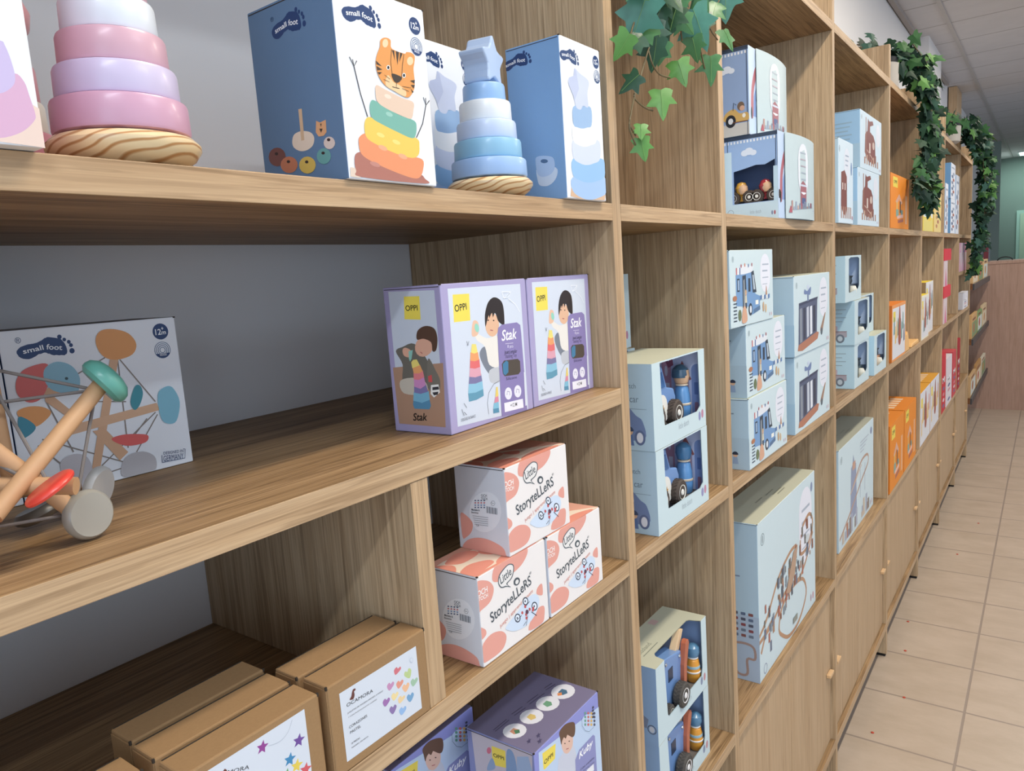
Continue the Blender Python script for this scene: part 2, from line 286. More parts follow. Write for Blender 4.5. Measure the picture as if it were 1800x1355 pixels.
ART = {
 'tiger_front': [['logo',0.0095,0.1461,0.0484,-0.064],['b12',0.1047,0.1539,0.0081],['wood',0.1047,0.1345,0.0083],['s','#4a4a4e',[296,576,233,772,185,1000],0.0012,0],['s','#4a4a4e',[139,1075,184,1000,224,1057],0.001,0],['s','#4a4a4e',[184,1000,174,1060],0.001,0],['s','#4a4a4e',[936,460,1045,608,1117,797],0.0012,0],['s','#4a4a4e',[1088,869,1116,795,1175,850],0.001,0],['s','#4a4a4e',[1116,795,1121,867],0.001,0],['p','#e0c9b4',[22,101,77,99,135,14,15,18],0],['p','#b4705f',[120,235,81,162,91,75,153,22,1013,17,1009,66,930,110,650,130,289,245],1],['p','#ee9159',[174,386,152,321,172,234,280,179,550,109,821,60,936,75,995,156,994,254,767,276,449,351,276,423],1],['p','#f2c838',[266,549,241,470,262,383,391,332,629,276,845,255,942,292,968,377,942,451,694,484,454,535,332,577],1],['p','#6fb3a2',[349,714,330,647,349,573,454,535,675,482,849,447,917,468,948,555,922,620,715,647,495,709,389,738],1],['p','#e3c5ab',[443,881,422,801,442,727,566,680,773,641,883,635,923,716,930,798,776,816,551,860],1],['p','#f6da6a',[489,418,480,412,465,408,447,408,427,411,409,416,396,424,390,432,392,440,400,446,415,449,434,450,453,447,471,441,484,434,491,426],0],['p','#f6da6a',[694,373,685,367,669,364,650,363,629,366,611,372,597,380,591,388,592,396,601,402,616,406,636,406,657,403,675,397,689,390,696,381],0],['p','#f4a97a',[509,299,499,292,482,288,460,288,438,292,418,299,403,307,396,317,398,326,408,333,425,336,446,337,468,333,489,326,504,318,511,308],0],['p','#f4a97a',[775,243,764,236,746,232,723,232,699,236,678,243,662,252,654,262,656,271,667,278,684,282,707,282,731,278,753,271,768,262,776,252],0],['p','#c68576',[395,139,385,132,367,128,344,128,318,131,295,137,278,145,268,154,268,163,278,170,295,174,318,175,344,172,367,166,385,158,395,148],0],['p','#95cbbb',[623,627,614,620,600,616,583,615,565,617,550,622,539,629,534,637,536,644,544,651,558,655,575,656,593,654,608,649,620,643,625,635],0],['p','#efd9c4',[625,792,616,785,602,781,585,779,567,781,552,785,541,792,536,800,538,807,546,814,560,818,577,820,595,818,610,814,621,807,627,799],0],['p','#e8973a',[535,1243,549,1303,612,1338,683,1331,692,1255,859,1242,891,1262,962,1269,1006,1244,991,1173,974,1116,975,995,948,909,857,831,722,854,574,890,493,954,460,1037,466,1115,500,1185],1],['p','#f2cf9e',[647,1292,641,1276,629,1261,615,1251,599,1246,586,1247,576,1254,571,1266,572,1281,578,1296,590,1311,604,1321,619,1326,633,1326,643,1319,648,1307],0],['p','#f2cf9e',[979,1193,972,1176,958,1161,941,1150,923,1145,907,1146,895,1153,889,1166,889,1181,897,1198,910,1213,927,1224,945,1229,961,1228,973,1221,980,1209],0],['p','#f3c88f',[606,999,676,945,751,931,835,892,818,835,684,861,566,901],1],['p','#43362c',[690,1242,723,1242,717,1149,704,1199],0],['p','#43362c',[742,1243,786,1241,751,1116,744,1180],0],['p','#43362c',[800,1241,833,1237,779,1147],0],['s','#43362c',[685,1247,660,1126,665,1009],0.0007,0],['s','#43362c',[852,1234,819,1129,788,991],0.0007,0],['p','#43362c',[662,1022,791,1011,765,967,714,945,674,965],1],['s','#43362c',[714,945,704,897,651,899],0.0007,0],['s','#43362c',[704,897,747,898],0.0007,0],['p','#ffffff',[642,1073,639,1064,633,1056,625,1049,616,1046,608,1046,601,1050,597,1056,596,1064,599,1073,605,1082,613,1088,622,1091,631,1091,638,1088,642,1081],0],['p','#222222',[635,1071,633,1065,629,1059,623,1055,617,1053,611,1053,607,1055,604,1060,604,1066,606,1072,610,1078,615,1082,621,1085,627,1084,631,1082,634,1077],0],['p','#ffffff',[851,1037,848,1028,842,1020,833,1013,824,1010,815,1010,808,1014,803,1020,803,1029,806,1038,812,1046,820,1053,830,1056,839,1056,846,1052,850,1046],0],['p','#222222',[843,1036,841,1029,837,1023,831,1019,825,1017,819,1017,814,1020,811,1024,811,1030,813,1037,817,1043,823,1047,829,1049,835,1049,840,1047,843,1042],0],['p','#43362c',[464,1102,536,1064,468,1071],0],['p','#43362c',[465,1054,536,1036,470,1016],0],['p','#43362c',[468,1001,529,1009,493,982],0],['p','#43362c',[977,1016,908,997,967,980],0],['p','#43362c',[971,967,913,958,950,930],0],['p','#43362c',[946,895,909,923,924,885],0],['s','#43362c',[559,991,630,964],0.0004,0],['s','#43362c',[544,949,617,936],0.0004,0],['s','#43362c',[789,924,910,930],0.0004,0],['s','#43362c',[787,904,875,891],0.0004,0]],
 'tiger_side': [['logo',0.0344,0.1466,0.0507,-0.083],['t','®','#27486f',0.0347,0.1555,0.005,0.0043,-0.119,0,0],['p','#e8d3bb',[481,449,523,502,632,513,752,483,801,430,774,363,685,332,580,339,492,388],1],['p','#d9b48a',[619,713,669,710,659,427,613,428],0],['p','#e2a36a',[853,568,905,543,987,554,980,445,936,420,866,425,832,469],0],['p','#43362c',[887,492,932,484,905,451],0],['p','#43362c',[904,534,927,529,912,500],0],['p','#7a4a44',[359,318,343,286,310,262,264,249,212,250,162,264,122,289,98,322,94,357,111,389,145,413,192,425,244,424,293,410,332,384,355,352],0],['p','#3a2a28',[249,364,246,359,239,355,230,353,219,353,210,356,201,361,197,366,196,372,199,377,205,381,214,383,225,382,235,380,243,375,248,370],0],['p','#c5764f',[525,220,511,193,479,172,435,161,384,162,335,175,296,197,272,226,267,257,283,285,316,305,361,316,411,314,459,301,498,278,521,250],0],['p','#3a2a28',[418,265,415,260,409,256,400,254,390,254,380,257,372,261,367,267,366,272,369,278,376,281,385,283,395,283,404,280,412,276,417,271],0],['p','#d9b63e',[785,180,771,152,742,131,700,120,654,120,609,132,572,154,550,183,546,214,560,243,591,264,633,275,680,274,724,261,759,239,781,211],0],['p','#3a2a28',[686,223,683,218,677,214,668,212,659,213,649,215,642,219,637,225,636,230,639,236,645,239,654,241,663,241,673,238,680,234,685,229],0],['p','#5ea3a0',[1009,227,998,202,973,182,939,171,900,171,863,182,833,202,815,228,812,257,824,282,849,302,884,312,923,312,959,301,988,281,1006,255],0],['p','#3a2a28',[930,267,927,262,921,258,913,257,904,257,895,259,888,264,883,269,882,274,885,279,891,283,899,285,908,284,917,282,924,278,929,273],0],['p','#dcc9bd',[1083,333,1074,313,1055,299,1028,291,997,291,968,300,945,316,931,336,928,358,937,378,957,393,984,401,1014,400,1043,391,1066,375,1080,355],0],['p','#3a2a28',[1024,370,1021,366,1015,362,1007,360,998,361,990,363,983,367,978,373,977,378,980,383,986,387,994,388,1003,388,1011,385,1018,381,1023,376],0]],
 'star_front': [['logo',-0.0003,0.1805,0.0479,-0.115],['b12',0.0928,0.186,0.0084],['wood',0.0941,0.1671,0.0084],['p','#d8b08a',[104,135,71,26,348,-5,1000,13,1067,190,1002,267],0],['p','#9dc0ee',[143,267,134,100,337,20,564,0,805,36,1060,125,1060,318,596,309],1],['p','#8cbdea',[177,506,164,300,354,240,565,229,788,263,1024,340,1028,568,599,554],1],['p','#ccd6ee',[212,744,197,529,354,469,531,459,717,494,913,572,918,808,566,793],1],['p','#eef0f2',[226,959,212,753,349,703,502,696,663,730,832,801,837,1023,535,1008],1],['p','#92b6de',[258,1175,243,955,349,927,469,928,594,954,724,1003,729,1230,500,1220],1],['p','#c3cde6',[346,1678,478,1634,651,1599,712,1545,653,1405,657,1231,523,1230,451,1170,336,1186,274,1325,171,1456,192,1532,323,1586],1],['p','#b4bfdd',[346,1678,385,1649,435,1435,310,1267,274,1325,171,1456,192,1532,309,1573],0]],
 'star_side': [['logo',-0.0053,0.1828,0.0474,-0.061],['p','#c6d6ea',[409,447,699,406,695,278,579,196,445,206,402,273],1],['p','#a9c4e6',[384,537,420,586,553,577,669,528,672,388,561,317,415,348],1],['p','#4c6d95',[580,504,575,495,562,489,542,486,520,487,498,492,479,501,467,511,464,521,469,530,482,537,501,540,524,538,546,533,564,525,576,515],0]],
 'pink_front': [['p','#e8cdbd',[773,28,895,14,1091,5,1145,0,1145,237,1088,265,913,135],0],['p','#d9a9c9',[776,49,898,35,1022,84,1100,158,1113,204,1095,309,1079,384,1033,426,944,348,817,327],1],['p','#c9b9e2',[809,272,936,295,1008,345,1033,405,1024,501,1004,580,982,603,855,584],1]],
 'grasp_front': [['logo',0.0127,0.1388,0.0494,-0.103],['t','®','#1f3f73',0.0132,0.1458,0.0049,0.0054,0.006,0,0],['b12',0.1478,0.1438,0.0084],['wood',0.1473,0.1244,0.0084],['s','#8b8078',[885,1238,572,1096],0.0012,0],['s','#8b8078',[1002,1202,979,303],0.0012,0],['s','#8b8078',[1023,1200,1322,719],0.0012,0],['s','#8b8078',[1325,584,1056,241],0.0012,0],['s','#8b8078',[1307,610,626,130],0.0012,0],['s','#8b8078',[220,557,937,160],0.0012,0],['s','#8b8078',[305,898,469,379],0.0012,0],['s','#8b8078',[931,117,620,90],0.0012,0],['s','#8b8078',[1210,562,1059,417],0.0012,0],['s','#8b8078',[177,507,391,233],0.0012,0],['s','#8b8078',[1024,772,745,821],0.0012,0],['p','#d9a980',[303,1008,554,1099,582,1034,381,925,539,734,478,705,296,900],0],['p','#d9a980',[938,1253,1015,1222,677,139,601,158],0],['p','#dcae86',[356,628,1331,706,1354,624,361,536],0],['p','#d9a980',[666,543,785,539,973,261,879,196],0],['p','#e2645e',[267,1248,364,1241,374,1125,276,943,166,913,84,995,84,1111,149,1207],1],['p','#86bfd6',[341,1209,447,1254,568,1198,625,1068,577,932,458,952,357,1009,315,1114],1],['p','#33505a',[522,1083,520,1078,516,1074,511,1072,505,1072,500,1074,495,1077,493,1082,492,1088,494,1093,498,1097,503,1099,509,1099,514,1097,519,1094,521,1089],0],['p','#e79a4a',[823,1432,883,1504,1005,1507,1142,1452,1207,1338,1154,1237,1002,1202,885,1238,828,1328],1],['p','#e79a4a',[54,846,144,878,263,856,331,794,271,726,177,685,91,752],1],['p','#2f8fa8',[54,788,112,777,185,684,123,618,51,614],1],['p','#2f93a3',[1066,764,1129,906,1183,912,1204,828,1156,716,1095,672],1],['p','#79bfd6',[1353,781,1432,853,1522,838,1581,673,1519,479,1423,464,1354,545],1],['p','#e65a55',[829,423,936,447,1103,420,1196,383,1154,319,961,329],1],['p','#b9b6ba',[893,149,968,229,1120,233,1231,155,1237,40,1178,15,896,21],1],['p','#c5c2c8',[331,268,389,346,494,356,582,300,610,156,514,33,387,79],1],['t','DESIGNED IN','#1f3f73',0.1328,0.0148,0.0219,0.0031,-0.098,0,0],['t','GERMANY','#1f3f73',0.1318,0.0077,0.0221,0.006,-0.086,0,0],['s','#1f3f73',[1303,70,1309,148],0.0006,0],['s','#1f3f73',[1303,70,1555,59,1569,156,1550,163],0.0006,0]],
 'stak_front': [['p','#d3dcea',[129,1672,1593,1665,1591,16,116,78],0],['p','#f4dc22',[210,1601,516,1596,500,1281,197,1286],0],['t','OPPI','#1d1d1d',0.023,0.1402,0.0221,0.0079,0.058,1,0],['p','#7d8491',[658,912,776,925,983,652,961,469,743,648,634,825],1],['p','#c3c6cc',[801,640,1013,648,1009,480,813,492],1],['p','#ece6dc',[571,1134,789,1041,969,1050,1025,1016,1023,683,809,712,748,937,601,1034],1],['p','#eebf9c',[524,1209,566,1275,642,1251,654,1162,609,1095,511,1096],1],['p','#eab78f',[1069,1178,1051,1123,1014,1079,964,1052,908,1047,856,1063,814,1099,789,1148,785,1203,802,1256,838,1300,887,1327,942,1334,995,1319,1038,1284,1064,1234],0],['p','#2e2320',[786,1185,794,1328,869,1465,994,1524,1126,1485,1186,1389,1182,1167,1121,1182,1051,1234,1001,1329,881,1321,829,1253],1],['s','#b7595a',[877,1132,932,1121],0.0012,0],['p','#2e2320',[864,1254,863,1250,859,1248,854,1246,849,1246,843,1247,839,1249,836,1253,835,1256,837,1259,840,1262,845,1264,851,1264,856,1263,861,1260,864,1257],0],['p','#2e2320',[976,1241,974,1237,971,1235,966,1233,960,1233,954,1234,950,1236,947,1240,946,1243,948,1246,951,1249,956,1251,962,1251,968,1250,972,1247,975,1244],0],['p','#2e2320',[815,1254,866,1394,984,1440,1131,1393,1160,1243,1114,1247,1087,1332,1032,1281,1011,1356,950,1279,938,1352,876,1276,869,1340],0],['p','#8fd6c0',[656,1184,656,1164,649,1146,637,1134,622,1130,605,1134,590,1145,578,1162,572,1183,572,1203,578,1220,590,1232,605,1236,622,1232,637,1221,649,1204],0],['p','#5b9db8',[353,430,358,332,500,329,649,354,649,445],0],['p','#86c3dd',[378,541,353,430,497,419,648,436,642,536],0],['p','#7f7aa8',[400,635,378,541,507,525,642,536,630,628],0],['p','#e6a2b4',[423,738,399,623,510,601,628,607,620,711],0],['p','#ee6a6a',[440,832,422,725,518,704,620,711,617,810],0],['p','#f5a05a',[455,909,438,811,522,792,611,801,599,892],0],['p','#f1de62',[491,1002,465,903,527,884,593,893,571,993],0],['s','#55585f',[723,111,711,252,754,373,870,465,994,486],0.0005,0],['p','#4f93b4',[819,158,815,103,942,94,937,155],0],['p','#7cc0da',[842,228,819,158,942,151,939,230],0],['p','#e48aa0',[880,296,848,227,945,229,942,304],0],['p','#f0d055',[913,421,880,296,948,303,943,416],0],['p','#8d7fb9',[1018,1054,1040,1143,1121,1177,1455,1177,1529,1136,1538,1040,1563,11,987,33],0],['t','Stak','#ffffff',0.1097,0.0975,0.034,0.0134,-0.007,1,1],['s','#e8e4f2',[1170,932,1344,922],0.0005,0],['t','8 pcs','#e8e4f2',0.1211,0.0875,0.0127,0.0037,-0.07,0,0],['t','Jouet à empiler','#2e2a44',0.113,0.0804,0.0287,0.0048,-0.055,1,1],['t','Stacking Toy','#2e2a44',0.1149,0.0751,0.0249,0.0046,-0.05,0,0],['p','#54493f',[1064,687,1115,724,1417,708,1469,672,1467,537,1411,506,1107,526,1071,565],0],['p','#3a7fa8',[1085,685,1161,718,1206,697,1191,566,1124,535,1080,563],0],['t','Silicone','#2e2a44',0.1132,0.0471,0.024,0.0037,-0.047,0,0],['p','#eceaf6',[1238,283,1229,254,1208,231,1181,218,1150,218,1121,229,1098,250,1084,278,1082,309,1091,338,1111,360,1138,373,1169,374,1198,364,1221,343,1236,314],0],['s','#6a5d9c',[1126,283,1138,328,1187,314,1188,268],0.0008,0],['p','#eceaf6',[1451,277,1441,247,1420,224,1392,211,1360,210,1330,222,1306,243,1292,272,1289,303,1299,333,1319,356,1347,369,1378,370,1409,359,1433,338,1448,309],0],['s','#6a5d9c',[1335,277,1347,323,1398,309,1399,262],0.0008,0],['p','#f0eff8',[1053,191,1473,175,1479,56,1055,73],0],['t','+12 M','#2b2a33',0.1186,0.0114,0.0146,0.0047,-0.048,1,0],['p','#dfe4ee',[1538,517,1566,517,1556,72,1522,72],0],['t','DESIGNED IN FRANCE','#6a7280',0.0181,0.0127,0.0275,0.0034,-0.002,0,0],['s','#f5f8fc',[1168,1583,1205,1498],0.0007,0],['s','#f5f8fc',[1205,1498,1300,1511],0.0007,0],['s','#f5f8fc',[1300,1511,1355,1573],0.0007,0],['s','#f5f8fc',[1168,1583,1355,1573],0.0007,0],['s','#f5f8fc',[1205,1498,1355,1573],0.0007,0],['s','#f5f8fc',[1298,1493,1449,1408],0.0007,0],['s','#f5f8fc',[1449,1408,1535,1307],0.0007,0],['s','#4d5563',[395,1047,410,993],0.0006,0],['s','#4d5563',[410,993,435,1043],0.0006,0],['s','#4d5563',[254,333,301,271],0.0006,0],['s','#4d5563',[242,229,291,185],0.0006,0],['s','#4d5563',[206,271,237,186],0.0006,0]],
 'stak_side': [['p','#c9d2e0',[89,1682,805,1667,802,722,801,824,89,779],0],['p','#b38a6e',[52,778,848,841,807,90,72,93],0],['p','#f4dc22',[332,1615,573,1610,564,1341,312,1352],0],['t','OPPI','#1d1d1d',0.0343,0.1449,0.0188,0.0063,-0.003,1,0],['p','#6f6a60',[126,974,243,1027,438,1061,623,856,654,719,588,545,213,586,217,816],1],['p','#c9bfae',[156,620,414,662,571,596,533,473,198,469],1],['p','#7a7468',[627,890,726,755,781,636,743,498,588,545],1],['p','#e2a88b',[706,992,664,951,610,922,552,911,499,918,459,944,438,983,440,1031,465,1079,508,1120,562,1148,620,1158,672,1150,711,1125,731,1086,729,1039],0],['p','#5c4030',[479,1113,503,1215,625,1267,757,1237,794,1127,764,993,705,976,694,1077,585,1120],1],['s','#b9635c',[516,967,546,949],0.0012,0],['p','#e2a88b',[238,992,290,1018,380,975,348,905,254,922],1],['p','#88c9ba',[333,975,401,992,370,888,342,853,327,887],0],['p','#4b8fb6',[328,341,346,289,582,292,611,337,596,415,349,413],0],['p','#6fb6d6',[358,493,338,386,474,365,600,406,596,510],0],['p','#8078b0',[373,573,364,484,462,470,583,501,559,596],0],['p','#d48ac4',[378,661,373,555,470,532,557,578,539,682],0],['p','#ee7f86',[382,731,376,643,458,637,545,673,530,751],0],['p','#f2a35a',[370,792,385,713,468,715,529,742,492,820],0],['p','#f0da60',[360,844,368,774,491,811,452,880,392,874],0],['p','#f0eee9',[638,581,754,593,766,499,668,435,622,476],0],['p','#3a3a40',[658,556,751,567,758,533,654,521],0],['p','#3a3a40',[651,495,744,507,729,472,671,461],0],['p','#d84f4f',[604,684,663,702,665,616,607,615],0],['t','Stak','#141414',0.0312,0.0144,0.0228,0.0089,0.06,1,1]],
 'story_front': [['p','#eb9f8e',[-42,909,-25,1051,64,1055,221,977,287,863,210,740,38,703,-54,699],1],['p','#eb9f8e',[273,979,323,1113,503,1157,757,1156,984,1146,1004,1046,846,942,581,904,369,919],1],['p','#eb9f8e',[-34,507,74,447,83,378,-4,351,-50,373],1],['p','#eb9f8e',[-51,89,-13,268,163,341,367,294,461,183,375,63,129,46],1],['p','#eb9f8e',[919,57,1079,238,1283,236,1289,99,1218,20],1],['p','#eb9f8e',[1144,462,1171,523,1276,542,1280,395,1200,416],1],['t','OCH','#f6f3ef',-0.0019,0.0882,0.0188,0.007,-0.025,1,0],['t','TOCH','#f6f3ef',-0.0006,0.0825,0.0175,0.0047,-0.075,1,0],['p','#57636b',[377,894,394,976,470,1025,599,1055,697,1015,703,938,649,856,553,820,619,754,532,793,428,818],1],['p','#e9e6e3',[391,897,410,965,479,1010,597,1042,681,1009,685,944,632,867,530,834,568,788,516,812,436,830],1],['t','Little','#4a555d',0.0426,0.0864,0.0234,0.0102,0.201,1,0],['t','StoryteLLeRS','#4a555d',0.0196,0.0471,0.087,0.0131,0.184,1,0],['t','®','#4a555d',0.1018,0.0756,0.0049,0.0032,0.2,0,0],['p','#4a555d',[800,743,782,731,758,726,733,729,709,740,690,756,680,776,679,796,688,813,706,825,729,830,755,827,779,816,798,800,809,780,809,760],0],['p','#e9e6e3',[777,753,766,746,753,743,739,744,726,750,717,759,712,770,712,781,717,791,727,798,740,801,755,800,767,794,777,786,782,775,782,763],0],['t','juego | apprend | create','#dc8674',0.0354,0.034,0.0737,0.0046,0.241,0,0],['p','#cfe0f4',[457,299,591,354,746,403,868,468,1066,482,1171,415,1188,312,1073,192,869,138,644,173,505,243],1],['p','#394358',[954,433,947,414,932,402,911,398,888,404,866,417,848,437,837,460,835,482,842,501,857,513,877,517,900,511,922,498,940,478,951,456],0],['p','#e3edf9',[935,441,930,427,920,419,906,416,890,420,874,429,862,443,855,459,853,474,858,488,868,496,882,499,898,496,914,486,926,473,933,457],0],['p','#394358',[901,455,900,450,896,447,891,446,885,447,880,451,875,456,872,461,872,467,874,472,877,475,882,475,888,474,894,471,898,466,901,460],0],['p','#394358',[1145,287,1137,266,1121,253,1098,250,1073,256,1048,271,1029,293,1017,317,1014,341,1022,362,1038,375,1060,378,1086,372,1110,358,1130,336,1142,311],0],['p','#e3edf9',[1125,295,1120,280,1108,271,1092,268,1074,272,1057,283,1043,298,1035,316,1033,333,1039,348,1050,358,1066,361,1084,357,1101,346,1115,331,1124,313],0],['p','#394358',[1087,311,1085,306,1081,303,1076,302,1070,304,1064,307,1060,312,1057,318,1056,324,1058,329,1062,332,1067,333,1073,331,1079,328,1083,323,1086,317],0],['p','#394358',[767,289,760,269,744,257,723,253,699,259,676,274,658,295,647,319,645,342,652,361,667,374,688,378,712,372,735,358,754,337,765,313],0],['p','#e3edf9',[749,297,744,283,733,273,718,271,701,275,685,285,672,300,664,317,663,334,668,348,679,358,694,361,710,357,727,346,740,331,747,314],0],['p','#394358',[713,313,711,308,708,305,703,304,697,305,692,309,687,314,685,319,684,325,686,330,690,333,694,333,700,332,705,329,710,324,712,318],0],['s','#394358',[899,397,980,422],0.0009,0],['s','#394358',[793,313,658,290],0.0009,0],['s','#394358',[922,257,869,138],0.0009,0],['s','#394358',[1002,270,1112,175],0.0009,0],['s','#394358',[814,163,876,195],0.0009,0],['p','#c84f54',[901,384,899,377,893,373,885,371,877,373,868,378,862,386,858,394,857,403,859,410,865,414,873,416,881,414,890,409,896,401,900,393],0],['p','#c84f54',[908,275,906,268,900,264,892,262,884,264,875,270,869,277,865,286,864,294,866,301,872,306,880,307,888,305,897,300,903,292,907,284],0],['p','#c84f54',[830,332,827,325,821,321,814,320,805,322,797,327,790,334,786,343,786,351,788,358,794,363,801,364,810,362,818,357,825,349,829,341],0],['p','#c84f54',[991,311,988,304,983,299,975,298,966,300,958,305,951,313,947,321,946,330,948,337,954,342,962,343,971,341,979,336,986,328,990,319],0],['p','#c84f54',[1058,270,1056,263,1050,259,1042,258,1033,260,1024,265,1017,273,1013,281,1012,290,1015,297,1021,302,1029,303,1038,301,1046,295,1053,288,1057,279],0],['p','#c84f54',[911,227,908,220,902,215,895,214,886,216,878,221,871,229,867,238,866,246,869,253,874,258,882,259,891,257,899,251,906,244,910,235],0],['p','#c84f54',[1068,290,1066,283,1060,278,1052,277,1043,279,1035,285,1028,292,1023,301,1023,309,1025,317,1031,321,1039,322,1048,320,1056,315,1063,307,1068,299],0],['p','#5c3a52',[942,296,938,286,930,280,918,278,905,281,893,289,882,300,876,312,875,325,879,335,887,341,899,343,912,340,924,332,935,321,941,308],0]],
 'story_side': [['p','#e6e9f0',[711,546,690,477,653,411,603,353,543,306,477,274,409,260,345,263,288,285,243,325,213,378,201,442,207,512,230,583,269,650,321,708,383,753,449,783,516,795,578,789,632,766,675,727,703,675,716,613],0],['p','#eb9f8e',[53,445,135,450,242,360,216,240,120,150,58,145],1],['p','#eb9f8e',[54,-9,130,110,310,174,508,171,695,110,737,27,713,0,350,-6],1],['t','OCH','#3c4654',0.0419,0.0717,0.0091,0.0034,0.124,1,0],['t','TOCH','#3c4654',0.0415,0.0678,0.0099,0.0032,0.104,1,0],['p','#56688c',[332,660,330,656,327,653,322,650,316,649,311,649,307,650,304,653,303,656,304,660,308,664,313,666,318,668,324,668,328,666,331,664],0],['p','#c8606a',[329,630,327,626,324,623,319,620,314,619,308,619,304,620,301,623,300,626,301,630,305,633,310,636,315,637,321,637,325,636,328,633],0],['p','#6a8fc0',[326,600,324,596,321,593,316,590,311,589,305,589,301,590,298,593,297,596,299,600,302,603,307,606,312,607,318,607,322,606,325,603],0],['p','#56688c',[323,570,322,566,318,563,313,560,308,559,302,559,298,560,295,563,294,566,296,570,299,573,304,576,309,577,315,577,319,576,322,573],0],['p','#56688c',[380,666,379,663,376,659,371,657,365,655,360,655,355,657,353,659,352,663,353,666,357,670,362,672,367,674,372,674,377,672,380,670],0],['p','#c8606a',[378,636,376,633,373,629,368,627,362,625,357,625,353,627,350,629,349,633,350,636,354,640,359,642,364,644,370,644,374,642,377,640],0],['p','#6a8fc0',[375,606,373,603,370,599,365,597,360,595,354,595,350,597,347,599,346,603,347,606,351,610,356,612,361,614,367,614,371,612,374,610],0],['p','#56688c',[372,576,370,573,367,569,362,567,357,565,351,565,347,567,344,569,343,572,345,576,348,580,353,582,358,584,364,584,368,582,371,580],0],['p','#56688c',[429,672,427,669,424,665,419,663,414,661,408,662,404,663,401,665,400,669,402,673,405,676,410,678,416,680,421,680,425,678,428,676],0],['p','#c8606a',[426,643,425,639,421,636,416,633,411,632,406,632,401,633,398,636,398,639,399,643,402,646,407,649,413,650,418,650,422,649,425,646],0],['p','#6a8fc0',[423,613,422,609,418,606,414,603,408,602,403,602,398,603,395,606,395,609,396,613,400,616,404,619,410,620,415,620,420,619,422,616],0],['p','#56688c',[420,583,419,579,416,576,411,573,405,572,400,572,395,573,393,576,392,579,393,583,397,586,401,589,407,590,412,590,417,589,420,586],0],['p','#56688c',[477,679,476,675,472,672,467,669,462,668,457,668,452,669,449,672,449,675,450,679,453,682,458,685,464,686,469,686,473,685,476,682],0],['p','#c8606a',[474,649,473,645,469,642,465,639,459,638,454,638,449,639,447,642,446,645,447,649,451,652,455,655,461,656,466,656,471,655,473,652],0],['p','#6a8fc0',[471,619,470,615,467,612,462,609,456,608,451,608,447,609,444,612,443,615,444,619,448,622,453,625,458,626,463,626,468,625,471,622],0],['p','#56688c',[469,589,467,586,464,582,459,580,454,578,448,578,444,579,441,582,440,585,442,589,445,592,450,595,455,597,461,597,465,595,468,593],0],['p','#e6e9f0',[636,665,631,650,622,637,608,626,593,622,579,623,567,629,559,641,558,655,562,670,572,684,585,694,600,699,615,698,627,691,634,680],0],['s','#3c4654',[563,656,583,685,616,690,630,665,611,633,577,628,563,656],0.0004,0],['t','3+','#3c4654',0.0576,0.0644,0.0039,0.0025,0.13,0,0],['s','#3c4654',[498,607,493,522],0.0009,0],['s','#3c4654',[512,607,507,522],0.0005,0],['s','#3c4654',[527,606,522,522],0.0005,0],['s','#3c4654',[541,606,536,522],0.0009,0],['s','#3c4654',[556,606,551,522],0.0005,0],['s','#3c4654',[570,606,565,522],0.0005,0],['s','#3c4654',[584,606,579,522],0.0009,0],['s','#3c4654',[598,606,594,522],0.0005,0],['s','#3c4654',[613,606,608,522],0.0005,0],['s','#3c4654',[627,606,622,522],0.0009,0],['s','#3c4654',[641,605,636,522],0.0005,0],['s','#3c4654',[655,605,650,522],0.0005,0],['t','Mandalas &','#2c3440',0.0247,0.0523,0.0132,0.0023,0.049,1,0],['t','Emociones','#2c3440',0.0243,0.0488,0.0112,0.0021,0.056,1,0],['s','#6a7484',[257,455,507,463],0.0004,0],['s','#6a7484',[263,428,504,436],0.0004,0],['s','#6a7484',[269,401,502,410],0.0004,0],['s','#6a7484',[275,374,500,383],0.0004,0],['s','#6a7484',[281,348,497,357],0.0004,0],['t','CE','#2c3440',0.0308,0.0328,0.004,0.0023,0.034,0,0]],
 'story_top': [['p','#efd9bf',[7,653,178,676,666,600,1400,12,1256,-56,-19,19],0],['p','#ea8f76',[32,661,141,503,82,383,-29,316,-52,419,-42,595],1],['p','#ea8f76',[145,619,448,708,633,573,578,444,274,420,154,514],1],['p','#ea8f76',[45,284,260,326,467,218,462,105,271,65,-9,53,-46,181],1],['p','#ea8f76',[649,500,811,372,667,262,598,403],1],['p','#ea8f76',[548,117,910,168,1233,65,1180,2,629,17,437,33],1],['p','#ea8f76',[-19,19,11,69,1283,-11,1241,-66],0]],
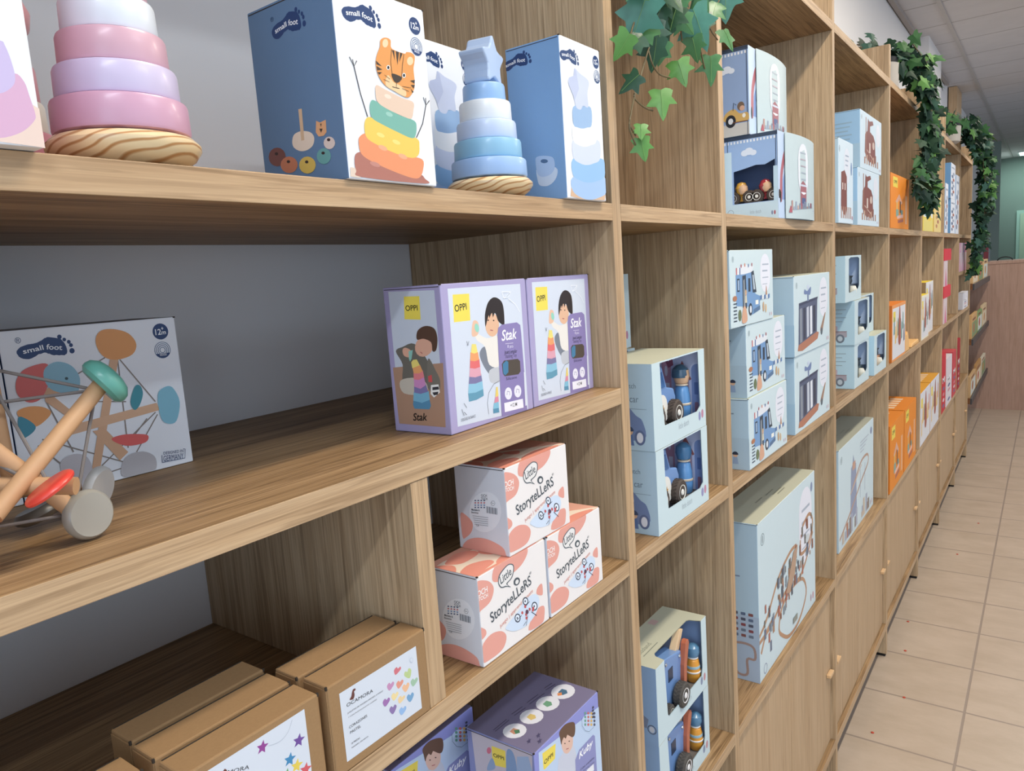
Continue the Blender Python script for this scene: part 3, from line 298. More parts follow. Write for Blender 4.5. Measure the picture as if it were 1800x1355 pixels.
 'kraft_hearts': [['p','#d3dbe6',[127,792,1150,785,1157,87,133,97],0],['p','#d9707c',[836,622,820,667,833,688,864,693,875,671,907,677,919,657,901,638],1],['p','#b9cf86',[1024,492,965,536,952,569,970,592,1000,574,1017,600,1047,584,1054,550],1],['p','#9dc3a4',[1061,380,1032,430,1039,456,1069,464,1086,441,1118,452,1136,431,1122,406],1],['p','#c78db9',[737,504,710,551,717,576,745,585,761,563,790,574,807,554,794,530],1],['p','#e8957d',[861,461,833,509,841,534,869,543,886,521,916,531,933,511,920,487],1],['p','#f0b98a',[952,376,912,425,913,454,939,468,961,446,987,462,1009,442,1003,413],1],['p','#efd894',[781,372,753,420,760,445,789,453,805,431,834,442,851,421,838,397],1],['p','#efcf94',[852,303,836,349,849,370,881,373,891,351,924,356,936,336,917,317],1],['p','#6fa5cf',[1000,241,960,291,961,321,987,334,1009,311,1036,327,1058,306,1052,278],1],['p','#a26fb2',[662,373,635,420,643,445,670,453,686,431,714,442,731,422,719,398],1],['p','#8d74ae',[751,244,713,294,714,322,739,335,760,313,785,328,807,308,801,280],1],['p','#8fb9e8',[866,169,838,218,846,244,875,252,891,229,921,239,938,217,926,193],1],['p','#6b3a34',[237,673,262,698,273,728,287,750,308,752,321,740,314,730,299,726,301,695,292,670,278,659],1],['t','OCAMORA','#3d3a3a',0.0194,0.0622,0.0332,0.0034,-0.063,0,0],['t','JUGUETES DE MADERA HECHOS A MANO','#5d5d63',0.0195,0.0551,0.0457,0.0014,-0.02,0,0],['t','Y CON MUCHO,MUCHO CARIÑO','#5d5d63',0.0198,0.0508,0.0365,0.0014,-0.022,0,0],['t','CORAZONES','#3d3a3a',0.0198,0.0401,0.0225,0.0026,-0.017,0,0],['t','PASTEL','#3d3a3a',0.0203,0.0345,0.0131,0.0026,-0.021,0,0],['t','12 PIEZAS','#3d3a3a',0.0202,0.0238,0.0107,0.0017,-0.025,0,0],['t','MADERA DE HAYA','#5d5d63',0.0201,0.0197,0.0211,0.0013,-0.015,0,0],['p','#c3cdda',[1092,658,1089,649,1083,643,1075,640,1066,643,1058,649,1051,658,1047,669,1047,680,1050,690,1056,696,1064,698,1073,696,1081,690,1088,680,1092,669],0],['p','#d3dbe6',[1087,661,1085,653,1080,648,1074,647,1067,649,1060,654,1055,661,1052,669,1051,678,1054,685,1059,690,1065,691,1072,690,1079,685,1084,678,1087,669],0]],
 'kraft_stars': [['p','#d3dbe6',[-2,839,1129,854,1132,315,1126,199,1114,-48,182,31,-36,197],0],['p','#973f96',[704,810,708,768,746,753,708,736,704,694,677,725,637,715,658,751,637,786,677,777],0],['p','#6f4b9e',[1057,667,1061,622,1104,605,1062,588,1059,544,1029,578,985,568,1008,605,984,643,1028,633],0],['p','#3189bd',[947,551,951,508,992,490,951,474,948,430,919,464,876,455,898,491,875,529,918,518],0],['p','#e8cb2c',[1007,455,1011,411,1054,392,1012,376,1008,332,979,367,935,358,958,395,934,433,978,422],0],['p','#d9565e',[1091,368,1095,323,1139,304,1096,288,1093,243,1062,279,1017,270,1041,308,1017,347,1061,335],0],['p','#60a85a',[896,430,900,387,942,369,901,353,897,309,868,344,826,335,848,371,825,409,868,398],0],['p','#e0803a',[1021,287,1025,242,1068,223,1026,207,1022,163,992,198,948,190,972,227,948,266,992,254],0],['s','#a8b2c0',[740,730,852,705,941,742,995,826],0.0003,1],['t','OCAMORA','#3d3a3a',0.0202,0.0765,0.036,0.0032,-0.339,0,0],['p','#6b3a34',[308,726,319,761,339,773,354,751,336,709],0]],
 'kuby_front': [['p','#bcd2ee',[102,2296,1668,2092,1682,936,1656,870,213,880,49,1037],0],['p','#f2d81f',[183,2237,498,2193,460,1995,216,1992,188,2010],0],['t','OPPI','#1d1d1d',0.0208,0.206,0.0212,0.0059,-0.017,1,0],['p','#c9cede',[597,1948,843,1969,962,1822,995,1492,988,1106,464,1454,524,1863],1],['p','#e6bba6',[641,2201,770,2201,908,2102,906,1931,784,1881,678,1955,629,2096],1],['p','#6a4b38',[609,2201,603,2297,751,2324,956,2244,996,2146,969,2047,902,2048,766,2165,667,2149,629,2096],1],['p','#4a3428',[731,2055,730,2052,726,2051,721,2052,715,2055,709,2059,704,2064,701,2069,701,2073,702,2075,706,2076,711,2075,717,2072,723,2068,727,2063,730,2059],0],['p','#4a3428',[839,2024,838,2021,834,2021,829,2022,823,2025,817,2029,812,2034,809,2038,808,2043,810,2045,814,2046,819,2045,825,2042,831,2038,836,2033,839,2028],0],['s','#b7595a',[738,1966,801,1941],0.0011,0],['p','#6a4b38',[654,2175,770,2201,911,2137,889,2084,797,2151,745,2121,701,2166],1],['p','#8a8fc6',[1002,1720,1058,1763,1449,1767,1499,1718,1504,1050,924,1149,946,1677],0],['t','Kuby','#ffffff',0.1043,0.1627,0.039,0.0101,-0.025,1,1],['t','Cubes empilables','#2f2e58',0.1058,0.1442,0.0391,0.0031,-0.112,1,0],['t','Kit Stacking Cubes','#2f2e58',0.1054,0.1397,0.0392,0.0024,-0.164,0,0],['p','#e9eaf0',[1224,1348,1421,1324,1422,1223,1250,1252],0],['p','#bcd2ee',[1564,1880,1542,1835,1492,1815,1422,1824,1342,1859,1266,1914,1205,1981,1167,2050,1157,2111,1178,2155,1225,2175,1293,2169,1372,2136,1449,2082,1513,2014,1553,1943],0],['s','#4f6a86',[1172,2180,1176,2062,1251,1941,1351,1873,1478,1869,1510,1931],0.0006,0],['p','#5fa08a',[1298,2187,1296,2180,1289,2177,1280,2177,1270,2182,1260,2189,1251,2198,1246,2208,1245,2216,1248,2223,1254,2226,1264,2226,1274,2222,1284,2215,1292,2206,1297,2196],0],['p','#5fa08a',[1293,2132,1290,2125,1283,2122,1274,2122,1264,2127,1254,2134,1246,2143,1241,2153,1239,2162,1242,2168,1249,2171,1258,2171,1268,2167,1278,2160,1286,2150,1291,2141],0],['p','#5fa08a',[1287,2077,1284,2070,1278,2067,1268,2067,1258,2071,1248,2079,1240,2088,1235,2098,1234,2107,1236,2113,1243,2117,1252,2116,1262,2112,1272,2105,1281,2095,1286,2085],0],['p','#5fa08a',[1281,2021,1278,2015,1272,2012,1263,2012,1252,2016,1242,2024,1234,2033,1229,2043,1228,2052,1231,2058,1237,2062,1246,2061,1256,2057,1267,2049,1275,2040,1280,2030],0],['p','#d2675a',[1379,2142,1376,2135,1370,2132,1361,2132,1350,2137,1340,2144,1332,2153,1327,2163,1325,2172,1328,2179,1335,2182,1344,2181,1354,2177,1365,2170,1373,2161,1378,2151],0],['p','#d2675a',[1374,2086,1371,2080,1364,2077,1355,2077,1344,2081,1334,2089,1326,2098,1321,2108,1320,2117,1322,2123,1329,2127,1338,2126,1349,2122,1359,2115,1367,2105,1372,2095],0],['p','#d2675a',[1368,2031,1365,2024,1358,2021,1349,2022,1339,2026,1328,2033,1320,2043,1315,2052,1314,2061,1317,2068,1323,2071,1332,2071,1343,2067,1353,2059,1361,2050,1366,2040],0],['p','#d2675a',[1362,1975,1359,1969,1352,1965,1343,1966,1333,1970,1323,1978,1314,1987,1309,1997,1308,2006,1311,2013,1317,2016,1326,2015,1337,2011,1347,2004,1355,1994,1361,1984],0],['p','#e6b44a',[1461,2096,1458,2090,1452,2086,1442,2087,1432,2091,1421,2099,1413,2108,1408,2118,1407,2127,1409,2134,1416,2137,1425,2136,1436,2132,1446,2125,1455,2115,1460,2105],0],['p','#e6b44a',[1456,2041,1453,2034,1446,2031,1437,2031,1426,2035,1416,2043,1407,2052,1402,2062,1401,2071,1404,2078,1410,2081,1420,2081,1430,2076,1441,2069,1449,2060,1454,2050],0],['p','#e6b44a',[1450,1985,1447,1978,1440,1975,1431,1975,1420,1980,1410,1987,1401,1997,1396,2007,1395,2016,1398,2022,1404,2025,1414,2025,1424,2021,1435,2013,1443,2004,1448,1994],0],['p','#e6b44a',[1444,1929,1441,1922,1434,1919,1425,1919,1414,1924,1404,1931,1396,1941,1390,1951,1389,1960,1392,1966,1399,1970,1408,1969,1419,1965,1429,1957,1437,1948,1443,1938],0],['p','#4a4f6a',[1544,2050,1542,2044,1535,2040,1525,2041,1514,2045,1504,2053,1496,2062,1490,2072,1489,2081,1492,2088,1499,2091,1508,2091,1519,2086,1529,2079,1538,2069,1543,2059],0],['p','#4a4f6a',[1539,1994,1536,1987,1529,1984,1519,1985,1509,1989,1498,1997,1490,2006,1484,2016,1483,2025,1486,2032,1493,2035,1502,2035,1513,2030,1523,2023,1532,2013,1537,2003],0],['p','#4a4f6a',[1533,1938,1530,1931,1523,1928,1514,1928,1503,1933,1492,1940,1484,1950,1479,1960,1477,1969,1480,1976,1487,1979,1496,1978,1507,1974,1518,1966,1526,1957,1531,1947],0],['p','#4a4f6a',[1527,1881,1524,1875,1517,1871,1508,1872,1497,1876,1486,1884,1478,1894,1473,1904,1471,1913,1474,1920,1481,1923,1490,1922,1501,1918,1512,1910,1520,1901,1526,1890],0],['p','#3a3f55',[1464,2193,1511,2184,1511,2152,1465,2162],0],['p','#3a3f55',[1459,2147,1506,2137,1506,2105,1460,2115],0],['p','#3a3f55',[1454,2100,1501,2090,1501,2059,1455,2069],0],['p','#3a3f55',[1450,2054,1496,2044,1496,2012,1450,2022],0]],
 'kuby_top': [['p','#dcdde6',[380,377,324,346,260,338,198,354,147,390,115,443,105,503,120,563,157,613,212,646,277,656,340,641,393,604,427,550,436,487,419,427],0],['p','#c98a6a',[222,546,310,547,320,473,271,424,201,457],0],['p','#dcdde6',[764,359,704,327,636,319,571,335,518,373,484,427,475,489,492,550,533,602,592,636,661,646,728,631,784,592,818,536,826,472,807,410],0],['p','#d8ba62',[601,533,694,534,703,458,650,407,576,441],0],['p','#dcdde6',[1142,334,1078,301,1006,293,938,309,882,348,848,404,840,468,859,531,904,584,967,618,1040,628,1111,613,1168,573,1204,516,1211,450,1189,386],0],['p','#69a07c',[974,513,1072,513,1080,436,1023,383,946,418],0],['p','#dcdde6',[1509,299,1440,266,1364,258,1292,275,1235,315,1200,372,1193,437,1214,502,1262,556,1330,591,1407,601,1481,585,1541,544,1577,486,1583,418,1559,352],0],['p','#46708c',[1335,483,1438,483,1445,404,1384,350,1303,386],0],['p','#4a7f5a',[273,515,323,457,271,409,218,444],0],['p','#e08a4a',[1306,480,1360,438,1299,393,1256,437],0],['s','#2c2a44',[134,754,421,744],0.0009,0],['s','#2c2a44',[124,715,427,705],0.0009,0],['s','#2c2a44',[553,754,778,729],0.0009,0],['s','#2c2a44',[546,705,775,672],0.0009,0],['s','#2c2a44',[887,728,1141,704],0.0009,0],['s','#2c2a44',[879,678,1214,641],0.0009,0],['s','#2c2a44',[1325,716,1495,693],0.0009,0],['s','#2c2a44',[1293,671,1490,632],0.0009,0],['p','#4f4a6c',[237,239,215,213,239,202,196,193,168,168,164,188,123,184,163,205,165,228,194,220],0],['p','#4f4a6c',[397,197,375,170,399,159,355,150,327,124,322,145,281,141,321,162,324,185,354,178],0],['p','#4f4a6c',[309,116,287,90,311,79,268,71,240,46,235,66,195,62,234,82,237,105,266,98],0]],
 'kuby_side': [['p','#c4bac6',[87,2310,1094,2332,1053,1546,271,1225,125,1548],0],['p','#f2d81f',[427,2213,656,2221,649,1972,423,1934],0],['t','OPPI','#1d1d1d',0.0446,0.2063,0.0181,0.0053,0.057,1,0],['p','#8ba3c8',[333,1891,422,2036,463,1903,326,1814],1],['p','#7f9dc6',[682,2230,786,2240,827,2002,748,1789,647,1824],1],['p','#9db4d6',[844,2207,1030,2274,1076,2095,1041,1902,811,1814],0],['p','#d86a84',[416,2141,412,2121,402,2102,388,2086,372,2077,357,2075,345,2081,338,2094,336,2112,341,2133,351,2152,365,2167,381,2177,396,2178,408,2172,415,2159],0]]
}

# ================================================================== the room
FLOOR_X1 = 17.7
def tile_mat(name, base, base2, grout, size, gap, off, rough=.35, spec=.5, var=.12):
    m = bpy.data.materials.new(name); m.use_nodes = True; nt = m.node_tree; N = nt.nodes; L = nt.links; b = N['Principled BSDF']; b.inputs['Roughness'].default_value = rough; b.inputs['Specular IOR Level'].default_value = spec
    tc = N.new('ShaderNodeTexCoord'); mp = N.new('ShaderNodeMapping'); mp.inputs['Location'].default_value = (-off[0], -off[1], 0); L.new(tc.outputs['Object'], mp.inputs[0])
    br = N.new('ShaderNodeTexBrick'); br.offset = 0; br.squash = 1; br.inputs['Scale'].default_value = 1; br.inputs['Brick Width'].default_value = size; br.inputs['Row Height'].default_value = size
    br.inputs['Mortar Size'].default_value = gap; br.inputs['Mortar Smooth'].default_value = .1; L.new(mp.outputs[0], br.inputs['Vector'])
    n = N.new('ShaderNodeTexNoise'); n.inputs['Scale'].default_value = 9; n.inputs['Detail'].default_value = 5; n.inputs['Roughness'].default_value = .65
    mp2 = N.new('ShaderNodeMapping'); mp2.inputs['Scale'].default_value = (1, .45, 1); L.new(tc.outputs['Object'], mp2.inputs[0]); L.new(mp2.outputs[0], n.inputs['Vector'])
    r = N.new('ShaderNodeValToRGB'); r.color_ramp.elements[0].position = .35; r.color_ramp.elements[1].position = .65; r.color_ramp.elements[0].color = (*lin(base2), 1); r.color_ramp.elements[1].color = (*lin(base), 1); L.new(n.outputs['Fac'], r.inputs[0])
    L.new(r.outputs[0], br.inputs['Color1']); L.new(r.outputs[0], br.inputs['Color2']); br.inputs['Mortar'].default_value = (*lin(grout), 1); L.new(br.outputs['Color'], b.inputs['Base Color'])
    bp = N.new('ShaderNodeBump'); bp.inputs['Strength'].default_value = .4; bp.inputs['Distance'].default_value = .002; bp.invert = True; L.new(br.outputs['Fac'], bp.inputs['Height']); L.new(bp.outputs[0], b.inputs['Normal'])
    return m
b = MB(); b.box(-3, FLOOR_X1+.1, -5.1, .5, -.1, 0); struct('floor', b, tile_mat('floor_tile', '#bdab98', '#b19f8b', '#96877a', .343, .0045, (2.609, -.309)))
b = MB(); b.box(-3, FLOOR_X1+.1, -5.1, .5, 3.38, 3.48); struct('ceiling', b, tile_mat('ceiling_tile', '#d0cfd2', '#cbcacd', '#a9a7a8', .6, .009, (.72, .156), .8, .2))
b = MB(); b.box(-3, FLOOR_X1, .415, .5, 0, 3.38); struct('wall_back', b, WALL)
b = MB(); b.box(-3.1, -3, -5.1, -4.5, 0, 3.38); b.box(-3.1, -3, -.5, .5, 0, 3.38); b.box(-3.1, -3, -4.5, -.5, 0, .6); b.box(-3.1, -3, -4.5, -.5, 3.05, 3.38); struct('wall_left', b, WALL)
b = MB()
for y in (-4.5, -2.53, -.56): b.box(-3.08, -3.02, y, y+.06, .6, 3.05)
b.box(-3.08, -3.02, -4.5, -.5, .6, .66); b.box(-3.08, -3.02, -4.5, -.5, 2.99, 3.05); struct('window_2', b, mat('window_frame_grey', '#777b80', .4))
GREEN = mat('painted_wall_sage', '#82928c', .8, .2, noise=.01, nscale=3)
b = MB(); b.box(FLOOR_X1, FLOOR_X1+.1, -5.1, .5, 0, 3.38); struct('wall_right', b, GREEN)
b = MB(); b.box(-3, -1.6, -5.1, -5, 0, 3.38); b.box(4.8, 6.7, -5.1, -5, 0, 3.38); b.box(11.3, FLOOR_X1, -5.1, -5, 0, 3.38); b.box(6.7, 11.3, -5.1, -5, 3.02, 3.38); b.box(6.7, 11.3, -5.1, -5, 0, .45); b.box(-1.6, 4.8, -5.1, -5, 3.02, 3.38); b.box(-1.6, 4.8, -5.1, -5, 0, .45); struct('wall_front', b, WALL)
b = MB()
for x in (-1.6, .5, 2.65, 4.74): b.box(x, x+.06, -5.08, -5.02, .45, 3.02)
b.box(-1.6, 4.8, -5.08, -5.02, .45, .51); b.box(-1.6, 4.8, -5.08, -5.02, 2.96, 3.02); struct('window_1', b, mat('window_frame_grey', '#777b80', .4))
b = MB()
for x in (6.7, 8.97, 11.24): b.box(x, x+.06, -5.08, -5.02, .45, 3.02)
b.box(6.7, 11.3, -5.08, -5.02, .45, .51); b.box(6.7, 11.3, -5.08, -5.02, 2.96, 3.02); struct('added_window', b, mat('window_frame_grey', '#777b80', .4))  # made-up, unseen shop window framing the far fill light
b = MB(); b.box(6.95, 7.75, .315, .405, 0, 3.38); struct('pillar', b, WALL)
b = MB(); b.box(9.25, 9.75, .33, .405, 1.56, 3.375); struct('trim_1', b, oak('oak_pale_post', 2, '#d8b994', '#c9a57c', .2))
b = MB(); b.box(14.7, 14.8, .2, .405, 0, 3.38); struct('partition', b, mat('partition_sage_light', '#93a59e', .7, noise=.01))
b = MB(); b.box(17.66, 17.7, -.6, .06, 0, 2.36); struct('door_1', b, mat('door_frame_sage', '#a9c9bf', .5)); b = MB(); b.box(17.64, 17.68, -.6, .0, 0, 2.30); struct('door_panel', b, mat('door_leaf_pale', '#b4cbb5', .6))
b = MB(); b.box(-3, 9, .375, .405, 3.35, 3.38); struct('trim_2', b, mat('ceiling_angle_trim', '#a39c98', .6))
for k, y in enumerate((.156, -.444, -1.044)):
    b = MB(); b.box(-3, 17.6, y-.014, y+.014, 3.372, 3.38); struct('trim_%d' % (3+k), b, mat('ceiling_rail', '#b9b6b5', .5))
for i, (x, y) in enumerate(LAMPS):
    t = thing('ceiling_lamp', ['long slim ceiling lamp above the stacking toys', 'slim ceiling lamp above the train set shelves', 'slim ceiling lamp above the far shelves', 'slim ceiling lamp in the middle of the shop', 'slim ceiling lamp over the far aisle', 'slim ceiling lamp by the shop entrance wall', 'slim ceiling lamp added to brighten the service counter'][i], 'lamp', (x, y, 3.38), 0, 'ceiling lamps')
    b = MB(); b.box(-.6, .6, -.09, .09, -.025, 0); b.obj('housing', mat('lamp_housing_white', '#e8e8e8', .4), t)
t = thing('ceiling_lamp', 'glowing greenish lamp panel in the ceiling beyond the counter', 'lamp', (17.0, -.28, 3.38)); b = MB(); b.box(-.3, .3, -.33, .33, -.02, 0); b.obj('housing', mat('lamp_housing_white', '#e8e8e8', .4), t)
b = MB(); b.box(-.27, .27, -.30, .30, -.026, -.0205); b.obj('diffuser', mat('lamp_diffuser_glow', '#ffffff', .5, emit=('#c8fff0', 4)), t)

# ------------------------------------------------------------------ the counter at the end of the aisle
PINK = oak('counter_veneer_rosy', 2, '#bd9c8b', '#b1907e', .18)
t = thing('service_counter', 'rosy wood veneer service counter closing off the end of the aisle', 'counter', (9.1, 0, 0))
b = MB(); b.box(0, .04, -2.4, .40, .0, 1.52); b.box(.04, .6, -2.4, -2.36, 0, 1.52); b.obj('front_panel', PINK, t); b = MB(); b.box(-.01, .65, -2.42, .40, 1.52, 1.547); b.obj('worktop', PINK, t)
b = MB(); pts = [(9.32, -.125+.065*math.cos(a), 1.549+.035*math.sin(a)) for a in [math.pi*k/12 for k in range(13)]]; b.tube(pts, .006); tag(b.obj('hoop_handle', mat('rubber_black', '#1a1c1e', .5)), 'black curved band lying on the counter top', 'hoop')
t = thing('card_display', 'grey card display with dark red sides standing on the counter behind the ivy', 'display stand', (9.3, .02, 1.547))
b = MB(); b.box(-.03, .03, -.01, .16, 0, .24); b.obj('back_board', mat('display_grey', '#6d7480', .6), t); b = MB(); b.box(-.05, -.03, .0, .04, .02, .2); b.obj('side_panel', mat('display_red', '#6b2430', .5), t)
DK = mat('ledge_metal_dark', '#4a4c50', .4, metal=.3)
for i, (z0, lab) in enumerate(((1.36, 'topmost'), (.90, 'middle'), (.40, 'lowest'))):
    t = thing('book_ledge', '%s of the three wooden book ledges with a dark metal lip by the counter' % lab, 'ledge', (7.15, .0, z0), 0, 'book ledges')
    b = MB(); b.box(0, 1.9, .0, .40, .0, .02); b.obj('board', OAKX, t); b = MB(); b.box(0, 1.9, -.012, .0, -.005, .045); b.obj('lip', DK, t)
    b = MB(); b.box(-.012, 0, 0, .2, 0, .05); b.obj('end_plate', oak('oak_dark_end', 1, '#8a5a34', '#6d4526', .2), t)
    cs = (('#d8b27e', '#c99f6b', '#e0c08c'), ('#cfa56f', '#86a06a', '#dbc29a'), ('#c9a578', '#b98c58', '#d9cfb8'))[i]
    for k in range(3):
        p = thing('picture_book', ['thin tan picture book nearest the shelves on the %s ledge', 'picture book in the centre of the %s ledge', 'picture book nearest the counter on the %s ledge'][k] % lab, 'book', (7.22+.6*k, .004, z0+.021), 0, 'books on the ledges')
        b = MB(); b.box(0, .52, 0, .022, 0, .20+.02*((k+i) % 2)); b.obj('book_cover', mat('book_'+cs[k].strip('#'), cs[k], .5), p, bevel=.002)
        a = Art(); a.rect(.03, .03, .49, .155, ['#e9d9b8', '#7d9c6a', '#d7e0d6'][(k+i) % 3]); a.ell(.2, .10, .08, .04, ['#b2714a', '#c2543a', '#c98f4a'][k]); a.rect(.06, .168, .36, .185, '#7a4a34'); a.obj('cover_print', 'front', p, (.42, .02, .27))

# ------------------------------------------------------------------ the long bookcase
bc = thing('bookcase', 'long oak bookcase of open bays and low cupboards running along the wall', 'bookcase', (0, 0, 0))
T = .025
XR = [.060, 1.0]+[1.443+.911*i for i in range(7)]
D = .414
for x in XR:
    b = MB(); b.box(x-T, x, 0, D, .012, 2.485); b.m[2] = 1; b.obj('upright', [OAKZ, EDGEZ], bc, bevel=.0008)
    b = MB(); b.box(x-T+.002, x-.002, .004, .05, 0, .0125); b.obj('foot', mat('foot_black', '#151515', .6), bc)
def board(x0, x1, z, t=T, y0=0, name='shelf'):
    b = MB(); b.box(x0+.0004, x1-.0004, y0, D, z-t, z); b.m[2] = 1; return b.obj(name, [OAKX, EDGEX], bc, bevel=.0008)
LV = [[1.8, 1.527, 1.253, .866], [1.8, 1.253, .70]]+[[1.8, 1.253, .70]]*5+[[1.8, 1.54, 1.253, .70]]
for i in range(8):
    x0, x1 = XR[i], XR[i+1]-T
    for z in LV[i]: board(x0, x1, z)
    board(x0, x1, 2.36, name='top_board'); board(x0, x1, .15, .03, name='plinth_rail')
b = MB(); b.box(.516, .541, .001, D, 1.2535, 1.5015); b.m[2] = 1; b.obj('divider', [OAKZ, EDGEZ], bc)
for i in range(2, 8):
    x0, x1 = XR[i], XR[i+1]-T; xm = (x0+x1)/2
    for k, (a, c) in enumerate(((x0+.003, xm-.0015), (xm+.0015, x1-.003))):
        b = MB(); b.box(a, c, .014, .032, .153, .672); d = b.obj('door', DOOR, bc, bevel=.001)
        b = MB(); hx = a+.012 if k == 0 else c-.056; b.box(hx, hx+.044, .000, .0135, .392, .402); b.obj('pull', oak('oak_pull', 0, '#e0bd92', '#cda87c', .15), d, bevel=.001)
for k, (x, y) in enumerate(((2.95, -.11), (2.66, -.05), (3.33, -.06), (3.62, -.03), (4.6, -.14), (5.2, -.2))):
    b = MB(); b.lathe([(.0045, 0), (.005, .001), (.003, .0025)], 8, M=Matrix.Translation((x, y, .0001)) @ Matrix.Scale(1.2, 4)); tag(b.obj('confetti_dot', mat('confetti_red', '#b8452f', .7)), 'tiny red scrap lying on a floor tile', 'scrap', 'red scraps on the floor')

# ================================================================== top shelf of the first bay
W_, S_, ST = '#e9edf3', '#627f9f', '#7ea3cc'
carton('toy_box', 'tall white and slate box with a stacked tiger toy printed on it', 'box', (.469, -.004, 1.8005), (.119, .122, .172), (W_, S_, '#cfd3d8'), {'front': A('tiger_front'), 'side': A('tiger_side')}, group='stacking toy boxes')
sr = carton('toy_box', 'white and sky blue star stacker box against the upright', 'box', (.840, -.007, 1.8005), (.104, .085, .203), (W_, ST, '#9aa6b5'), {'front': A('star_front'), 'side': A('star_side')}, group='stacking toy boxes')
dup(sr, (.71, .118, 1.8005), 'white star stacker box half hidden behind the tiger box')
carton('toy_box', 'white box with a pink ring stacker printed on it cut off by the frame', 'box', (.1, -.012, 1.8005), (.114, .1, .2), (W_, '#d7b6cb', '#cfd3d8'), {'front': A('pink_front')}, group='stacking toy boxes')
def stacker(name, label, loc, cols, rs, hs, topper, basewood=True, rz=0):
    t = thing(name, label, 'stacking toy', loc, rz, 'wooden ring stackers')
    b = MB(); b.lathe([(.030, 0), (.040, .002), (.049, .008), (.0535, .0145), (.0535, .018), (.049, .0225), (.03, .0245)], 48); b.obj('base', pine('pine_ringed'), t)
    z = .0245
    for c, r, h in zip(cols, rs, hs):
        b = MB(); e = .003; b.lathe([(r-e, z), (r-.0008, z+.0009), (r, z+e), (r-.0005, z+h-e), (r-.0014, z+h-.0009), (r-e-.001, z+h), (.006, z+h)], 48); b.obj('ring', mat('gloss_'+c.strip('#'), c, .36, .45, .2, noise=.02), t); z += h
    if topper == 'star':
        p = []
        for k in range(10):
            a = math.pi/2+k*math.pi/5; r = .031 if k % 2 == 0 else .0185; p.append((r*math.cos(a), .026+r*math.sin(a)))
        p = [q for q in smooth_loop(p, 3)]
        b = MB(); b.prism(p, .034, M=Matrix.Translation((0, 0, z)) @ Matrix.Rotation(math.radians(12), 4, 'Z') @ Matrix.Translation((0, -.017, 0))); b.obj('star_top', mat('gloss_b7cbe8', '#b7cbe8', .3, .5, .3), t, bevel=.002)
    else:
        b = MB(); b.lathe([(.012, z), (.030, z+.004), (.040, z+.016), (.042, z+.028), (.034, z+.046), (.014, z+.058)], 32); b.obj('dome_top', mat('gloss_c98f96', '#c98f96', .3, .5, .3), t)
    return t
stacker('ring_stacker', 'blue and white ring stacker with a star on top beside the blue box', (.753, .052, 1.8005), ('#9dbde6', '#8fbfdc', '#c3d3ee', '#e9edf0', '#96bbe6'), (.0475, .0425, .0375, .0325, .0265), (.0225, .023, .0225, .024, .021), 'star')
stacker('ring_stacker', 'pink lilac and white ring stacker on a striped pine base', (.297, .050, 1.8005), ('#cda0b6', '#cdc3de', '#d2a9b7', '#dfe6ee', '#d2a9b7', '#cdc3de'), (.0475, .0425, .0375, .0325, .028, .024), (.0245, .0235, .0235, .024, .02, .02), 'star')
stacker('ring_stacker', 'rose and cream ring stacker standing behind the pink one', (.262, .20, 1.8005), ('#bf7f8d', '#cfc6bd', '#c0808c', '#c98f96'), (.0475, .043, .040, .034), (.024, .026, .030, .015), 'dome')

# ================================================================== middle shelf of the first bay
g1 = carton('toy_box', 'white box printed with a bead and elastic ball toy, its whole front visible', 'box', (.253, .231, 1.5275), (.165, .085, .158), (W_, '#3a5578', '#8a8d92'), {'front': A('grasp_front')}, group='elastic ball toy boxes')
dup(g1, (.0868, .2295, 1.5275), 'white elastic ball toy box cut off by the frame on the middle shelf')
st = carton('toy_box', 'lilac box with a child and rainbow cone, its narrow side showing a toddler', 'box', (.619, .031, 1.5275), (.172, .089, .173), ('#aba3c9', '#a69ec3', '#9d95b8'), {'front': A('stak_front'), 'side': A('stak_side')}, rz=math.radians(1.2), group='rainbow cone boxes')
dup(st, (.7945, .0355, 1.5275), 'lilac rainbow cone box standing next to the oak upright', rz=math.radians(2.2))
# the ball of wooden rods, discs and elastic cords
t = thing('elastic_ball_toy', 'wooden rod and bead ball toy laced with grey elastic cords', 'toy', (.20, .10, 1.5275))
def P3(*a): return Vector(a)-Vector((.20, .10, 1.5275))
def disc(name, p, ax, r, th, col, dome=0):
    q = Vector(ax).normalized().to_track_quat('Z', 'Y').to_matrix().to_4x4(); b = MB()
    if dome: prof = [(.004, -.001), (r*.8, -.002), (r*.97, .001), (r, .004), (r*.95, th*.55), (r*.72, th*.85), (r*.4, th*.98), (.001, th)]
    else: prof = [(.003, 0), (r*.8, .0005), (r*.96, th*.22), (r, th*.5), (r*.96, th*.8), (r*.86, th), (.001, th)]
    b.lathe(prof, 40, M=Matrix.Translation(p) @ q); return b.obj(name, mat('gloss_'+col.strip('#'), col, .35, .5, .2, noise=.02), t)
ROD = mat('beech_rod', '#c49b74', .5, noise=.06, nscale=90)
def rod(a, c, r=.0064):
    b = MB(); b.tube([P3(*a), P3(*c)], r, 20); b.obj('rod', ROD, t)
rod((.172, .05, 1.566), (.272, .088, 1.641)); rod((.150, .085, 1.656), (.226, .064, 1.553)); rod((.13, .13, 1.59), (.222, .04, 1.575)); rod((.19, .16, 1.56), (.262, .13, 1.556), .0055); rod((.21, .125, 1.56), (.206, .12, 1.665), .0055)
disc('disc', P3(.2700, .0875, 1.6395), (.85, -.25, .62), .0205, .0145, '#62a596', 1)
disc('disc', P3(.2345, .066, 1.5465), (.16, -.97, .06), .0190, .0105, '#a09c92')
disc('disc', P3(.2038, .032, 1.5770), (-.48, .16, .84), .0180, .0060, '#e2493c')
disc('disc', P3(.224, .126, 1.545), (.3, -.2, -1), .0175, .010, '#57534e', 1)
